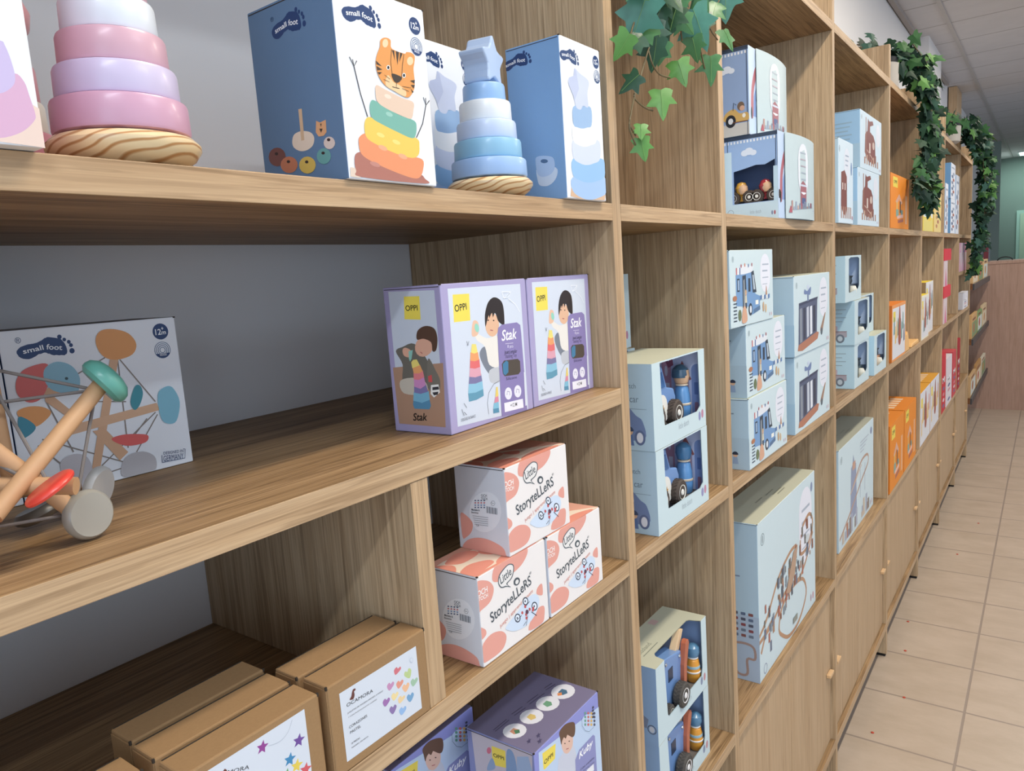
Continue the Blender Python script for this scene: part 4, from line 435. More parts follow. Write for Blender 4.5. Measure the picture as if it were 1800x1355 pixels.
disc('disc', P3(.270, .130, 1.550), (.5, -.75, -.2), .0195, .009, '#c9c9c6')
disc('disc', P3(.200, .125, 1.6665), (-.2, -.3, .9), .016, .010, '#2f8f8a', 1)
disc('disc', P3(.158, .05, 1.556), (-.7, -.5, -.3), .018, .008, '#e08a3c')
ENDS = [(.266, .088, 1.636), (.228, .066, 1.549), (.209, .046, 1.573), (.222, .12, 1.548), (.262, .135, 1.554), (.204, .122, 1.662), (.150, .12, 1.636), (.140, .06, 1.560)]
for a, c in ((0, 1), (0, 4), (0, 5), (0, 6), (1, 4), (2, 5), (1, 7), (2, 6), (5, 6)):
    b = MB(); b.tube([P3(*ENDS[a]), P3(*ENDS[c])], .0013, 8); b.obj('elastic_cord', mat('elastic_grey', '#77706c', .6), t)

# ================================================================== lower shelf of the first bay
PK = ('#ece7e4', '#d7dae2', '#dca28c')
s1 = carton('story_box', 'white and salmon story game box at the bottom, nearest the thin divider', 'box', (.609, .0015, 1.2535), (.140, .080, .1115), PK, {'front': A('story_front'), 'side': A('story_side'), 'top': A('story_top')}, group='story game boxes')
dup(s1, (.7525, .0005, 1.2535), 'white and salmon story game box at the bottom, nearest the upright', rz=0)
dup(s1, (.6745, .002, 1.3655), 'white and salmon story game box stacked on top of the other two')
KC = ('#c39a6f', '#a9815a', '#b58c5f')
def kraft(loc, label, pr=None, rz=0, w=.1285):
    r = thing('kraft_box', label, 'box', loc, rz, 'brown kraft boxes'); b = MB(); b.box(0, w, 0, .0345, 0, .0915)
    km = mat('kraft_board', '#9c7c58', .85, .15, noise=.10, nscale=420); b.obj('carton', km, r, bevel=.0015)
    b = MB(); b.box(-.0009, .0003, .001, .0335, .004, .0885); b.obj('side_flap', km, r, bevel=.0004); b = MB(); b.box(w-.0003, w+.0009, .001, .0335, .004, .0885); b.obj('side_flap', km, r, bevel=.0004)
    b = MB(); b.box(-.0012, .0006, .0003, .0022, .0885, .0918); b.box(w-.0006, w+.0012, .0003, .0022, .0885, .0918); b.box(.002, w-.002, .0325, .0339, .0912, .0918); b.obj('flap_gap', mat('card_gap_dark', '#3a3128', .9), r)
    if pr: pr.obj('label', 'front', r, (w, .0345, .0915))
    return r
kraft((.386, -.0005, 1.2535), 'kraft box with a sticker of pastel hearts, front of the pair by the divider', A('kraft_hearts').clip(.1295, .0915))
kraft((.3835, .0385, 1.2535), 'plain kraft box tucked behind the pastel hearts box')
kraft((.247, -.0005, 1.2535), 'kraft box with a sticker of coloured stars', A('kraft_stars').clip(.1295, .0915))
kraft((.2465, .0395, 1.2535), 'plain kraft box directly behind the coloured stars box')
kraft((.2485, .080, 1.2535), 'rearmost plain kraft box in the shade behind the stars box', rz=math.radians(.8))
kraft((.106, .035, 1.2535), 'plain kraft box cut off by the lower frame edge')
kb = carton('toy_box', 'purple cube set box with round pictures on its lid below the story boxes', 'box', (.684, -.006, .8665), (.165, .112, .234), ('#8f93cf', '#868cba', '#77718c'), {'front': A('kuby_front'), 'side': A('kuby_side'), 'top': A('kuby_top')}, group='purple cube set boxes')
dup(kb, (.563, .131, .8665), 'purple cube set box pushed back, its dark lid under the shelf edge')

# ================================================================== pale blue picture boxes of the second to fourth bays
LB, LS, LT = '#cbdbdf', '#b3cddd', '#b9bca9'
def common(a, w, h, oval=True, logo=True):
    if logo: a.ring(w*.07, h*.88, h*.035, h*.006, '#7f979e'); a.ell(w*.07, h*.88, h*.02, h*.026, '#9fb2b8')
    if oval:
        a.rr(w*.68, h*.40, w*.93, h*.94, w*.12, '#e6e8f2')
        for k, (ww, hh) in enumerate(((.16, .020), (.13, .022), (.15, .014), (.12, .010))): a.rect(w*.73, h*(.78-.09*k), w*(.73+ww), h*(.78-.09*k)+h*hh, '#a9b4c4')
    for k in (0, 1): a.ell(w*(.90+.045*k), h*.075, h*.016, h*.028, ('#b08fa5', '#c98f9c')[k])
    return a
def peg(a, x, y, s, body, hat, skin='#d9ae8c'):
    a.poly([(x-.32*s, y), (x+.32*s, y), (x+.22*s, y+.75*s), (x-.22*s, y+.75*s)], body); a.ell(x, y+s, .27*s, .27*s, skin); a.poly([(x-.3*s, y+1.02*s), (x+.3*s, y+1.02*s), (x+.24*s, y+1.25*s), (x, y+1.36*s), (x-.24*s, y+1.25*s)], hat, 1)
def van_art(w, h):
    a = common(Art(), w, h); B = '#6f9dce'; K = '#34414f'
    P = lambda *q: [(x*w, y*h) for x, y in q]
    a.poly(P((.12, .28), (.12, .68), (.48, .72), (.55, .40), (.66, .36), (.65, .17), (.46, .12), (.40, .24)), B)
    a.poly(P((.12, .68), (.13, .75), (.32, .81), (.52, .77), (.48, .70), (.30, .68)), '#e2e6ec')
    a.poly(P((.49, .42), (.46, .70), (.52, .72), (.58, .42)), K); a.poly(P((.51, .46), (.49, .66), (.52, .66), (.55, .46)), '#b8c8d4')
    a.poly(P((.26, .24), (.26, .66), (.34, .67), (.35, .22)), K); a.poly(P((.28, .24), (.28, .60), (.31, .62), (.32, .22)), '#8c959c')
    a.rect(w*.145, h*.46, w*.20, h*.63, K); a.rect(w*.16, h*.48, w*.19, h*.61, '#9bb8d8'); a.rect(w*.39, h*.44, w*.44, h*.62, K)
    a.ell(w*.43, h*.20, w*.045, h*.085, K); a.ell(w*.435, h*.20, w*.025, h*.05, '#dfe3e8'); a.rect(w*.55, h*.25, w*.62, h*.31, '#f3f1e4'); a.poly(P((.50, .13), (.50, .19), (.66, .23), (.66, .17)), '#53779e')
    for k in range(3): a.rect(w*(.13+.035*k), h*.68, w*(.15+.035*k), h*.77, ('#c9575a', '#f0f0f0', '#4c6ea4')[k])
    for k in range(4): a.ell(w*(.24+.08*k), h*(.79+.01*(k % 2)), w*.012, h*.025, ('#b2545c', '#d58a6a', '#5b7fae', '#b2545c')[k])
    peg(a, w*.33, h*.30, h*.13, '#d8cfb0', '#caa980')
    for k in range(6): a.rect(w*.06, h*(.08+.045*k), w*.13, h*(.095+.045*k), '#2e3c50')
    a.ell(w*.19, h*.15, w*.035, h*.075, '#6a7a52'); a.ell(w*.09, h*.38, w*.045, h*.035, '#b7764e'); a.poly(P((.24, .04), (.35, .06), (.33, .22), (.28, .26), (.24, .16)), '#dba583', 1)
    for k in range(5): a.poly(P((.66+.05*k, .30), (.70+.05*k, .31), (.70+.05*k, .37), (.66+.05*k, .36)), ('#5b83b8', '#eef0f0')[k % 2])
    a.poly(P((.80, .36), (.84, .36), (.82, .50)), '#c98a5e'); a.ell(w*.74, h*.20, w*.02, h*.07, '#cda57a'); a.ell(w*.80, h*.17, w*.02, h*.06, '#d9b98c')
    return a
def van_side(d, h):
    a = Art(); a.rect(0, 0, d, h*.45, '#a9c6d8')
    for k, (x, c, t) in enumerate(((.28, '#b37d5a', '#8a4f40'), (.50, '#c9d2cf', '#39424c'), (.76, '#8aa5c8', '#2e3a50'))): peg(a, d*x, h*.08, h*.13, c, t)
    for k in range(3): a.rect(d*.3, h*(.78-.08*k), d*(.75-.08*k), h*(.78-.08*k)+.003, '#7e95a8')
    return a
V = (.283, .130, .158)
v1 = carton('picture_box', 'pale blue camper van box at the bottom of the stack of three', 'box', (1.541, -.003, 1.2535), V, (LB, LS, LT), {'front': van_art(V[0], V[2]), 'side': van_side(V[1], V[2])}, group='camper van boxes')
dup(v1, (1.547, .001, 1.412), 'pale blue camper van box in the middle of the stack of three')
dup(v1, (1.452, -.001, 1.5705), 'pale blue camper van box on top of the stack, turned further behind the upright')
def station_art(w, h):
    a = common(Art(), w, h); K = '#55607c'; P = lambda *q: [(x*w, y*h) for x, y in q]
    a.poly(P((.10, .12), (.12, .62), (.62, .66), (.60, .22)), K); a.poly(P((.08, .06), (.10, .13), (.60, .22), (.66, .20), (.62, .12), (.20, .04)), '#b9785a')
    for k, c in enumerate(('#8a929e', '#3c4358', '#c5ccd8', '#e4e8ee', '#373e50')): a.poly(P((.14+.09*k, .15+.02*k), (.14+.09*k, .58), (.20+.09*k, .59), (.20+.09*k, .16+.02*k)), c)
    a.poly(P((.12, .62), (.12, .655), (.64, .69), (.62, .655)), '#3f4863'); a.rect(w*.34, h*.66, w*.38, h*.78, '#7a8caf'); a.poly(P((.26, .76), (.27, .82), (.34, .79), (.44, .84), (.42, .74), (.34, .75)), '#6f86b4', 1)
    a.ell(w*.36, h*.84, w*.03, h*.03, '#c5d2e6'); a.poly(P((.70, .22), (.74, .30), (.84, .44), (.86, .42), (.80, .28), (.76, .18)), '#a8846c', 1); a.ell(w*.74, h*.20, w*.03, h*.05, '#5b6a74')
    return a
S4 = (.368, .13, .203)
def station_side(d, h):
    a = Art(); a.rect(0, 0, d, h*.40, '#a3c6dc'); a.rect(d*.05, h*.1, d*.3, h*.36, '#7b93b8'); a.rect(0, h*.36, d*.2, h*.40, '#5a7fae'); return a
v2 = carton('picture_box', 'pale blue fire station box standing on the shelf beside the van boxes', 'box', (1.907, .0, 1.2535), S4, (LB, LS, LT), {'front': station_art(S4[0], S4[2]), 'side': station_side(S4[1], S4[2])}, group='fire station boxes')
dup(v2, (1.898, -.003, 1.457), 'pale blue fire station box stacked on the other one')
def rail_art(w, h):
    a = common(Art(), w, h); c = '#b98a66'
    a.ell(w*.93, h*.90, w*.022, h*.035, '#8090b4'); a.ring(w*.08, h*.05, h*.03, h*.006, '#7f8fae')
    for p in (((-.0, .30), (.12, .36), (.3, .52), (.5, .60), (.62, .60)), ((.0, .26), (.2, .28), (.45, .38), (.66, .34), (.82, .42), (.95, .56)), ((.36, .10), (.30, .18), (.36, .30), (.55, .34), (.74, .30), (.80, .16), (.66, .04), (.48, .03)), ((.02, .18), (.10, .27), (.2, .30)), ((.70, .60), (.70, .50), (.84, .50), (.95, .62), (.88, .72), (.74, .68))):
        a.stroke([(x*w, y*h) for x, y in p], h*.026, c, 1, closed=len(p) > 6)
    r = random.Random(5)
    for k in range(84):
        x = r.uniform(.04, .94); y = .24+.36*(x-.1)+r.uniform(-.15, .17); y = max(.06, min(.72, y)); s = r.uniform(.5, 1.25)
        a.rect(w*x, h*y, w*(x+.024*s), h*(y+.06*s), r.choice(['#8f5a48', '#5f6f88', '#6c6a62', '#b0644f', '#7f8f9c', '#a97c5c', '#4c5868']))
    a.poly([(w*x, h*y) for x, y in ((.42, .36), (.56, .58), (.64, .60), (.58, .42), (.48, .33))], '#b89478'); a.ell(w*.83, h*.56, w*.04, h*.03, '#c9d4d8'); a.rect(w*.54, h*.075, w*.62, h*.115, '#8a8f86')
    return a
def rail_side(d, h):
    a = Art(); a.rect(0, 0, d, h*.42, '#a9bfd6')
    for j in range(5):
        for k in range(4): a.rr(d*(.30+.16*k), h*(.28+.035*j), d*(.40+.16*k), h*(.298+.035*j), h*.004, ['#54586c', '#5b6f8e', '#8a5350', '#6c7c92', '#8d4a50'][(j+k) % 5])
    a.stroke([(d*x, h*y) for x, y in ((.5, .12), (.5, .05), (.62, .03), (.74, .05), (.74, .14), (.9, .15), (.88, .22), (.7, .24), (.4, .23))], .006, '#a88d84', 1)
    for k in range(2): a.rect(d*.3, h*(.66-.03*k), d*(.62-.1*k), h*(.668-.03*k), '#7888a4')
    return a
V5 = (.515, .115, .398)
def plain_top(w, d, c='#8f927f'):
    a = Art()
    for k, (x, y, l) in enumerate(((.30, .45, .10), (.44, .42, .12), (.47, .30, .14), (.49, .22, .12))): a.rect(w*x, d*y, w*(x+l), d*y+.004, c)
    return a
carton('picture_box', 'big pale blue train set box filling the space above the cupboard', 'box', (1.634, .014, .7005), V5, (LB, LS, '#bcbda9'), {'front': rail_art(V5[0], V5[2]), 'side': rail_side(V5[1], V5[2]), 'top': plain_top(V5[0], V5[1])})
def tower_art(w, h):
    a = common(Art(), w, h, oval=False); a.ell(w*.92, h*.88, w*.03, h*.04, '#8090b4'); P = lambda *q: [(x*w, y*h) for x, y in q]
    a.poly(P((.30, .16), (.32, .70), (.36, .72), (.38, .82), (.42, .72), (.46, .70), (.48, .18)), '#8d9cba'); a.rect(w*.36, h*.66, w*.44, h*.74, '#c99a80')
    a.stroke(P((.02, .12), (.30, .26), (.60, .44), (.82, .56), (.80, .66), (.62, .66), (.46, .56), (.34, .46)), h*.028, '#bb957e', 1)
    a.stroke(P((.30, .44), (.62, .62)), h*.02, '#cdb29c'); a.stroke(P((.58, .28), (.58, .58)), h*.012, '#8790a8'); a.stroke(P((.72, .30), (.72, .60)), h*.012, '#8790a8')
    r = random.Random(9)
    for k in range(16): x = r.uniform(.04, .85); a.rect(w*x, h*.04, w*(x+.05), h*(.10+.14*r.random()), r.choice(['#a4aec2', '#8c7f78', '#b4785c', '#c9b8a4', '#7c8aa8']))
    for k in range(4): a.rect(w*.58, h*(.86-.035*k), w*(.84-.05*k), h*(.87-.035*k), '#a9b4c4')
    return a
V6 = (.60, .12, .36)
carton('picture_box', 'pale blue track tower box beneath the tractor boxes in the next bay', 'box', (2.543, .035, .7005), V6, (LB, LS, '#a9ab9c'), {'front': tower_art(V6[0], V6[2]), 'top': plain_top(V6[0], V6[1])})

# castle boxes, upper shelf of the fourth bay
def castle_art(w, h, c='#8d4f44'):
    a = common(Art(), w, h, oval=False); P = lambda *q: [(x*w, y*h) for x, y in q]; a.rr(w*.72, h*.50, w*.93, h*.92, w*.1, '#e2e6f0')
    a.poly(P((.20, .30), (.22, .62), (.32, .70), (.34, .92), (.40, .88), (.56, .92), (.60, .86), (.44, .80), (.44, .70), (.60, .66), (.68, .56), (.70, .20), (.60, .12), (.50, .18), (.40, .14)), c)
    a.rect(w*.24, h*.20, w*.27, h*.92, '#a9745c'); a.rect(w*.40, h*.32, w*.46, h*.50, '#e0cfc2'); a.ell(w*.60, h*.48, w*.05, h*.07, '#d8c0b0'); a.stroke(P((.30, .36), (.60, .22)), h*.02, '#d6b8a2')
    for k in range(7): a.rect(w*(.18+.1*k), h*.10, w*(.23+.1*k), h*(.22+.05*(k % 3)), ['#b98468', '#c9a184', '#9d6f5c'][k % 3])
    return a
def lines_side(d, h, c='#93b6cf'):
    a = Art()
    for k in range(5): a.rect(d*.20, h*(.78-.07*k), d*(.75-.06*(k % 3)), h*(.78-.07*k)+h*.022, c)
    a.rect(0, 0, d, h*.42, '#a4c9e2'); return a
V7 = (.375, .10, .187)
c1 = carton('picture_box', 'pale blue castle box at the bottom on the top shelf beside the tall tower box', 'box', (2.665, .0, 1.8005), V7, ('#cfe0ea', '#9fc6e6', LT), {'front': castle_art(V7[0], V7[2]), 'side': lines_side(V7[1], V7[2])}, group='castle boxes')
dup(c1, (2.705, .0, 1.988), 'pale blue castle box stacked on the other castle box')
a = common(Art(), .20, .245, oval=False); a.rr(.075, .12, .15, .225, .035, '#e3e8f2'); a.poly([(.03, .05), (.035, .15), (.08, .158), (.11, .14), (.11, .05), (.09, .02), (.06, .03)], '#8a4c40'); a.rect(.05, .10, .06, .12, '#efe2d8'); a.rect(.08, .10, .09, .12, '#efe2d8')
for k in range(6): a.rect(.03+.025*k, .015, .042+.025*k, .05, '#b78870')
for k in range(3): a.rect(.09, .20-.014*k, .135-.006*k, .204-.014*k, '#9fb0c4')
a.ell(.172, .168, .008, .02, '#6f8fc0')
carton('picture_box', 'narrow pale blue tower box standing in front of the castle boxes', 'box', (2.37, -.006, 1.8005), (.198, .05, .246), ('#d3e3ec', LS, LT), {'front': a})

# ------------------------------------------------------------------ boxes with a cut-out window
def hole_panel(b, outer, hole, f, mi=0):
    """a panel with a window: outer and hole are loops of (u, v); f maps (u, v) to a point"""
    pl = [[Vector((x, y, 0)) for x, y in outer]]+([[Vector((x, y, 0)) for x, y in hole]] if hole else [])
    allp = [p for l in ([outer, hole] if hole else [outer]) for p in l]
    b.add([f(*p) for p in allp], tessellate_polygon(pl), mi)
def window_carton(name, label, loc, wdh, hole, topcut=None, side=None, front=None, sidecol=LS, group=None, rz=0, back='#9fb0da', backart=None, bd=None, sideart=None):
    w, d, h = wdh; r = thing(name, label, 'box', loc, rz, group); b = MB(); e = .0012
    M = [mat('card_'+c.strip('#'), c, .55, .3, noise=.012, nscale=60) for c in ('#c8dade', sidecol, '#bfc0ab', '#8aa2c8', '#77726e')]
    for y in (0, e):
        if topcut: hole_panel(b, [(0, 0), (w, 0), (w, h)]+topcut['front']+[(0, h)], None, lambda u, v, y=y: (u, y, v), 0)
        else: hole_panel(b, [(0, 0), (w, 0), (w, h), (0, h)], hole, lambda u, v, y=y: (u, y, v), 0)
    tp = [(0, 0), (0, d), (w, d), (w, 0)]
    if topcut: tp = [(0, 0), (0, d), (w, d), (w, 0)]+topcut['top']
    for z in (h, h-e): hole_panel(b, tp, None, lambda u, v, z=z: (u, v, z), 2)
    b.add([(0, 0, 0), (0, d, 0), (0, d, h), (0, 0, h)], [(0, 3, 2, 1)], 1); b.add([(e, 0, 0), (e, d, 0), (e, d, h), (e, 0, h)], [(0, 1, 2, 3)], 3)
    b.add([(w, 0, 0), (w, d, 0), (w, d, h), (w, 0, h)], [(0, 1, 2, 3)], 1); b.add([(w-e, 0, 0), (w-e, d, 0), (w-e, d, h), (w-e, 0, h)], [(0, 3, 2, 1)], 3)
    b.add([(0, d, 0), (w, d, 0), (w, d, h), (0, d, h)], [(0, 3, 2, 1)], 0); b.add([(0, 0, 0), (w, 0, 0), (w, d, 0), (0, d, 0)], [(0, 3, 2, 1)], 0); b.add([(0, 0, e), (w, 0, e), (w, d, e), (0, d, e)], [(0, 1, 2, 3)], 4); b.box(.002, w-.002, .004, d-.004, .015, .018, 4)
    b.obj('carton', M, r)
    if back:
        a = Art(); a.rect(.004, .002, w-.004, h-.004, back)
        if backart: backart(a, w, h)
        o = a.obj('backdrop_print', 'front', r, wdh); o.location = (0, bd or d-.012, 0)
    if sideart:
        a = Art(); a.rect(.002, .002, d-.003, h-.004, back); sideart(a, d, h); o = a.obj('backdrop_print', 'side', r, wdh); o.location = (w-.002, 0, 0)
    if side: side.clip(d, h).obj('side_print', 'side', r, wdh)
    if front: front.clip(w, h).obj('front_print', 'front', r, wdh)
    return r
def town(a, w, h):
    P = lambda *q: [(x*w, y*h) for x, y in q]
    a.poly(P((.30, .30), (.30, .80), (.36, .92), (.42, .80), (.48, .84), (.48, .34)), '#d79bb0'); a.poly(P((.26, .78), (.36, .96), (.44, .82), (.50, .92), (.52, .78), (.44, .74), (.36, .88)), '#9c4f68')
    a.ell(w*.40, h*.70, w*.025, h*.07, '#efe4f0'); a.rect(w*.38, h*.40, w*.45, h*.54, '#efe4f0')
    a.poly(P((.56, .20), (.56, .62), (.66, .80), (.76, .62), (.76, .20)), '#b39ab0'); a.poly(P((.54, .60), (.66, .84), (.80, .60), (.77, .58), (.66, .76), (.57, .57)), '#a85f5c')
    a.rr(w*.80, h*.05, w*1.0, h*.80, w*.09, '#7f99d0'); a.rr(w*.84, h*.40, w*.90, h*.56, w*.01, '#5673b0'); a.rr(w*.84, h*.12, w*.90, h*.30, w*.02, '#8f6a86')
CW = (.226, .128, .147)
hole = [(.031, .1445), (.034, .090), (.043, .036), (.185, .034), (.200, .042), (.196, .1445)]
def car_side(d, h):
    a = Art(); a.text('little dutch', '#6d8296', d-.075, h*.72, .045, h*.055); a.text('police car', '#6d8296', d-.078, h*.56, .052, h*.075); a.rect(d-.08, h*.48, d-.012, h*.485, '#7e95a8')
    a.poly([(d-.07, .02), (d-.07, .055), (d-.05, .075), (d-.032, .06), (d-.02, .05), (d-.018, .02)], '#6f86b4', 1); a.ell(d-.052, .058, .008, .010, '#c5d2e6'); a.ell(d-.026, .022, .010, .013, '#5d6f98'); a.ell(d-.026, .022, .006, .009, '#dfe3ee'); peg(a, d-.045, .008, .024, '#5a7ab0', '#3f5070'); a.ell(d-.062, .078, .004, .004, '#b2545c')
    return a
def car_front(w, h):
    a = Art(); a.text('little dutch', '#9fb0b8', w*.44, h*.12, w*.20, h*.07); a.ell(w*.865, h*.16, .0055, .0085, '#8f8fc0'); a.ell(w*.925, h*.175, .0055, .0085, '#c284a0'); return a
wc = window_carton('window_box', 'pale blue police car window box at the bottom of its stack', (1.089, .002, 1.2535), CW, hole, side=car_side(CW[1], CW[2]), front=car_front(CW[0], CW[2]), group='police car boxes', back='#ccd4f2', backart=town, bd=.085, sideart=town)
dup(wc, (1.0865, .002, 1.4012), 'pale blue police car window box stacked on top of the other one')
dup(wc, (1.10, .150, 1.2535), 'lower police car box of the second row behind the upright')
dup(wc, (1.096, .150, 1.4012), 'upper police car box of the second row, grey lid showing')
dup(wc, (1.112, .158, 1.5485), 'single police car box perched highest at the back by the upright', rz=math.radians(2))
def wheel(parent, loc, r, th, ax='Y', hub='#e6e4dc', tyre='#4a4039', name='wheel', spin=0):
    b = MB(); R = Matrix.Rotation(math.radians(90), 4, 'X') if ax == 'Y' else Matrix.Rotation(math.radians(90), 4, 'Y')
    M = Matrix.Translation(loc) @ Matrix.Rotation(spin, 4, 'Z') @ R
    b.lathe([(r*.55, -th/2), (r*.9, -th/2), (r, -th*.35), (r, th*.35), (r*.9, th/2), (r*.55, th/2)], 36, M=M)
    for k in range(22):
        a = 2*math.pi*k/22
        for s in (-1, 1):
            q = M @ Matrix.Rotation(a+s*.07, 4, 'Z') @ Matrix.Translation((r*1.0, 0, s*th*.2)) @ Matrix.Rotation(s*.5, 4, 'X')
            b.add([q @ Vector(v) for v in ((-.001, -.0016, -th*.17), (.001, -.0011, -th*.17), (.001, .0011, -th*.17), (-.001, .0016, -th*.17), (-.001, -.0016, th*.17), (.001, -.0011, th*.17), (.001, .0011, th*.17), (-.001, .0016, th*.17))], [(0, 3, 2, 1), (4, 5, 6, 7), (0, 1, 5, 4), (1, 2, 6, 5), (2, 3, 7, 6), (3, 0, 4, 7)])
    w = b.obj(name, mat('tyre_'+tyre.strip('#'), tyre, .75, noise=.1), parent)
    b = MB(); b.lathe([(.001, -th*.56), (r*.2, -th*.58), (r*.25, -th*.50), (r*.45, -th*.46), (r*.6, -th*.54), (r*.6, th*.54), (r*.45, th*.46), (r*.25, th*.5), (r*.2, th*.58), (.001, th*.56)], 28, M=M); b.obj('hub', mat('gloss_'+hub.strip('#'), hub, .3, .5, .3), w)
def police_car(loc, label):
    t = thing('toy_car', label, 'toy car', loc, 0, 'boxed police cars')
    BL = mat('gloss_6f93c6', '#6f93c6', .38, .5, .2); b = MB()
    prof = [(0, .012), (0, .062), (.012, .066), (.020, .098), (.030, .112), (.044, .112), (.062, .072), (.090, .066), (.098, .05), (.098, .012)]
    b.prism([(x, z) for x, z in prof], .040); b.obj('body', BL, t, bevel=.003)
    b = MB(); b.prism([(.026, .074), (.028, .098), (.040, .102), (.052, .074)], .001, M=Matrix.Translation((0, -.0012, 0))); b.obj('window', mat('gloss_3f6aa0', '#3f6aa0', .2), t, bevel=.0)
    b = MB(); b.prism(smooth_loop([(.022, .016), (.020, .050), (.036, .062), (.054, .052), (.058, .018)], 3), .0012, M=Matrix.Translation((0, -.0016, 0))); b.obj('door', mat('gloss_e9e7df', '#e9e7df', .35), t)
    b = MB(); b.prism([(.038+.006*math.cos(math.pi/2+k*math.pi/5)*(1 if k % 2 == 0 else .42), .036+.008*math.sin(math.pi/2+k*math.pi/5)*(1 if k % 2 == 0 else .42)) for k in range(10)], .0006, M=Matrix.Translation((0, -.0024, 0))); b.obj('star_badge', mat('gloss_c9a05a', '#b98f4c', .4), t)
    b = MB(); b.lathe([(.001, 0), (.004, .001), (.0045, .005), (.001, .008)], 16, M=Matrix.Translation((.036, .02, .112))); b.obj('beacon', mat('chrome_dot', '#d8dde4', .15, metal=.8), t)
    wheel(t, (.078, -.004, .024), .023, .020); wheel(t, (.010, -.004, .024), .023, .012)
    return t
tc = police_car((1.128, .022, 1.274), 'blue wooden police car inside the bottom window box'); dup(tc, (1.1255, .022, 1.4217), 'blue wooden police car inside the upper window box')
def peg_doll(loc, label, body, hat, hh=.115, r=.021, band='#d8c6ae', face=False, cat='peg doll', vest=None, rz=0):
    t = thing('peg_doll', label, 'peg doll', loc, rz, 'peg dolls in the boxes'); k = hh/.115
    b = MB(); b.lathe([(r*.75, 0), (r*.9, .004*k), (r*.98, .022*k), (r*.95, .032*k), (r*.9, .05*k), (r*.74, .068*k), (r*.45, .074*k)], 28); b.obj('body', mat('gloss_'+body.strip('#'), body, .3, .5, .3), t)
    b = MB(); b.lathe([(r*.99, .030*k), (r*1.02, .031*k), (r*1.02, .034*k), (r*.97, .035*k)], 28); b.lathe([(r*.62, .073*k), (r*.72, .074*k), (r*.70, .077*k), (r*.6, .078*k)], 28); b.obj('trim_ring', mat('gloss_'+band.strip('#'), band, .5), t)
    b = MB(); b.lathe([(r*.3, .074*k), (r*.75, .080*k), (r*.93, .094*k), (r*.85, .108*k), (r*.4, .116*k), (.001, .118*k)], 28); b.obj('head', mat('gloss_e0b690' if face else 'gloss_'+hat.strip('#'), '#e0b690' if face else hat, .3, .5, .3), t)
    if face:
        b = MB(); b.lathe([(r*.96, .092*k), (r*.98, .098*k), (r*.90, .110*k), (r*.45, .119*k), (.001, .121*k)], 28, M=Matrix.Translation((0, .0018, 0))); b.obj('cap', mat('gloss_'+hat.strip('#'), hat, .3, .5, .3), t)
        b = MB(); b.lathe([(.001, 0), (.0014, .0003), (.001, .0008)], 8, M=Matrix.Translation((.0055, -r*.86, .090*k)) @ Matrix.Rotation(math.radians(90), 4, 'X')); b.lathe([(.001, 0), (.0014, .0003), (.001, .0008)], 8, M=Matrix.Translation((-.0055, -r*.86, .090*k)) @ Matrix.Rotation(math.radians(90), 4, 'X')); b.obj('face_print', mat('face_dark', '#3a2a24', .5), t)
    if vest:
        b = MB(); b.lathe([(r*.93, .044*k), (r*.94, .048*k), (r*.915, .052*k)], 28); b.obj('stripe', mat('gloss_'+vest.strip('#'), vest, .4), t)
    return t
peg_doll((1.286, .038, 1.2720), 'blue peg doll with a plain round head in the bottom police box', '#5f93c8', '#4f7fa8', .097, r=.0165)
peg_doll((1.2835, .036, 1.4197), 'peg doll with a face and dark cap in the upper police box', '#5f93c8', '#3f5e74', .097, r=.0165, face=True, rz=.5)

# tractor boxes with the window running over the top edge
TW = (.235, .094, .150)
tf = [(.209, .150), (.211, .050), (.205, .034), (.048, .034), (.043, .040), (.036, .150)]
tt = [(.209, 0), (.202, .022), (.196, .026), (.050, .026), (.042, .020), (.037, 0)]
def tr_front(w, h):
    a = Art(); a.text('little dutch', '#9fb0b8', w*.42, h*.09, w*.22, h*.07); a.ell(w*.87, h*.16, .0055, .0085, '#7f8fae'); a.ell(w*.935, h*.17, .0055, .0085, '#c28a94'); return a
def tr_side(d, h):
    a = Art(); a.ring(d-.012, .030, .008, .002, '#5b6a84'); a.ell(d-.012, .030, .005, .006, '#cfd6e2'); a.poly([(d-.04, .03), (d-.03, .055), (d-.018, .048), (d-.022, .03)], '#7c8cab'); return a
def tr_top():
    a = Art(); a.text('kidsland', '#8a8f7f', .03, .045, .05, .010); a.rect(.03, .037, .09, .039, '#8a8f7f'); a.rr(.15, .072, .17, .088, .002, '#c9a9a4'); return a
tw = window_carton('window_box', 'pale blue tractor window box at the bottom of its pair', (1.10, .024, .7005), TW, tf, topcut={'front': tf, 'top': tt}, side=tr_side(TW[1], TW[2]), front=tr_front(TW[0], TW[2]), sidecol='#94b4da', group='tractor boxes', back='#66728a', bd=.060)
tr_top().clip(TW[0], TW[1]).obj('top_print', 'top', tw, TW)
dup(tw, (1.099, .024, .8512), 'pale blue tractor window box on top of its pair, lid in full view')
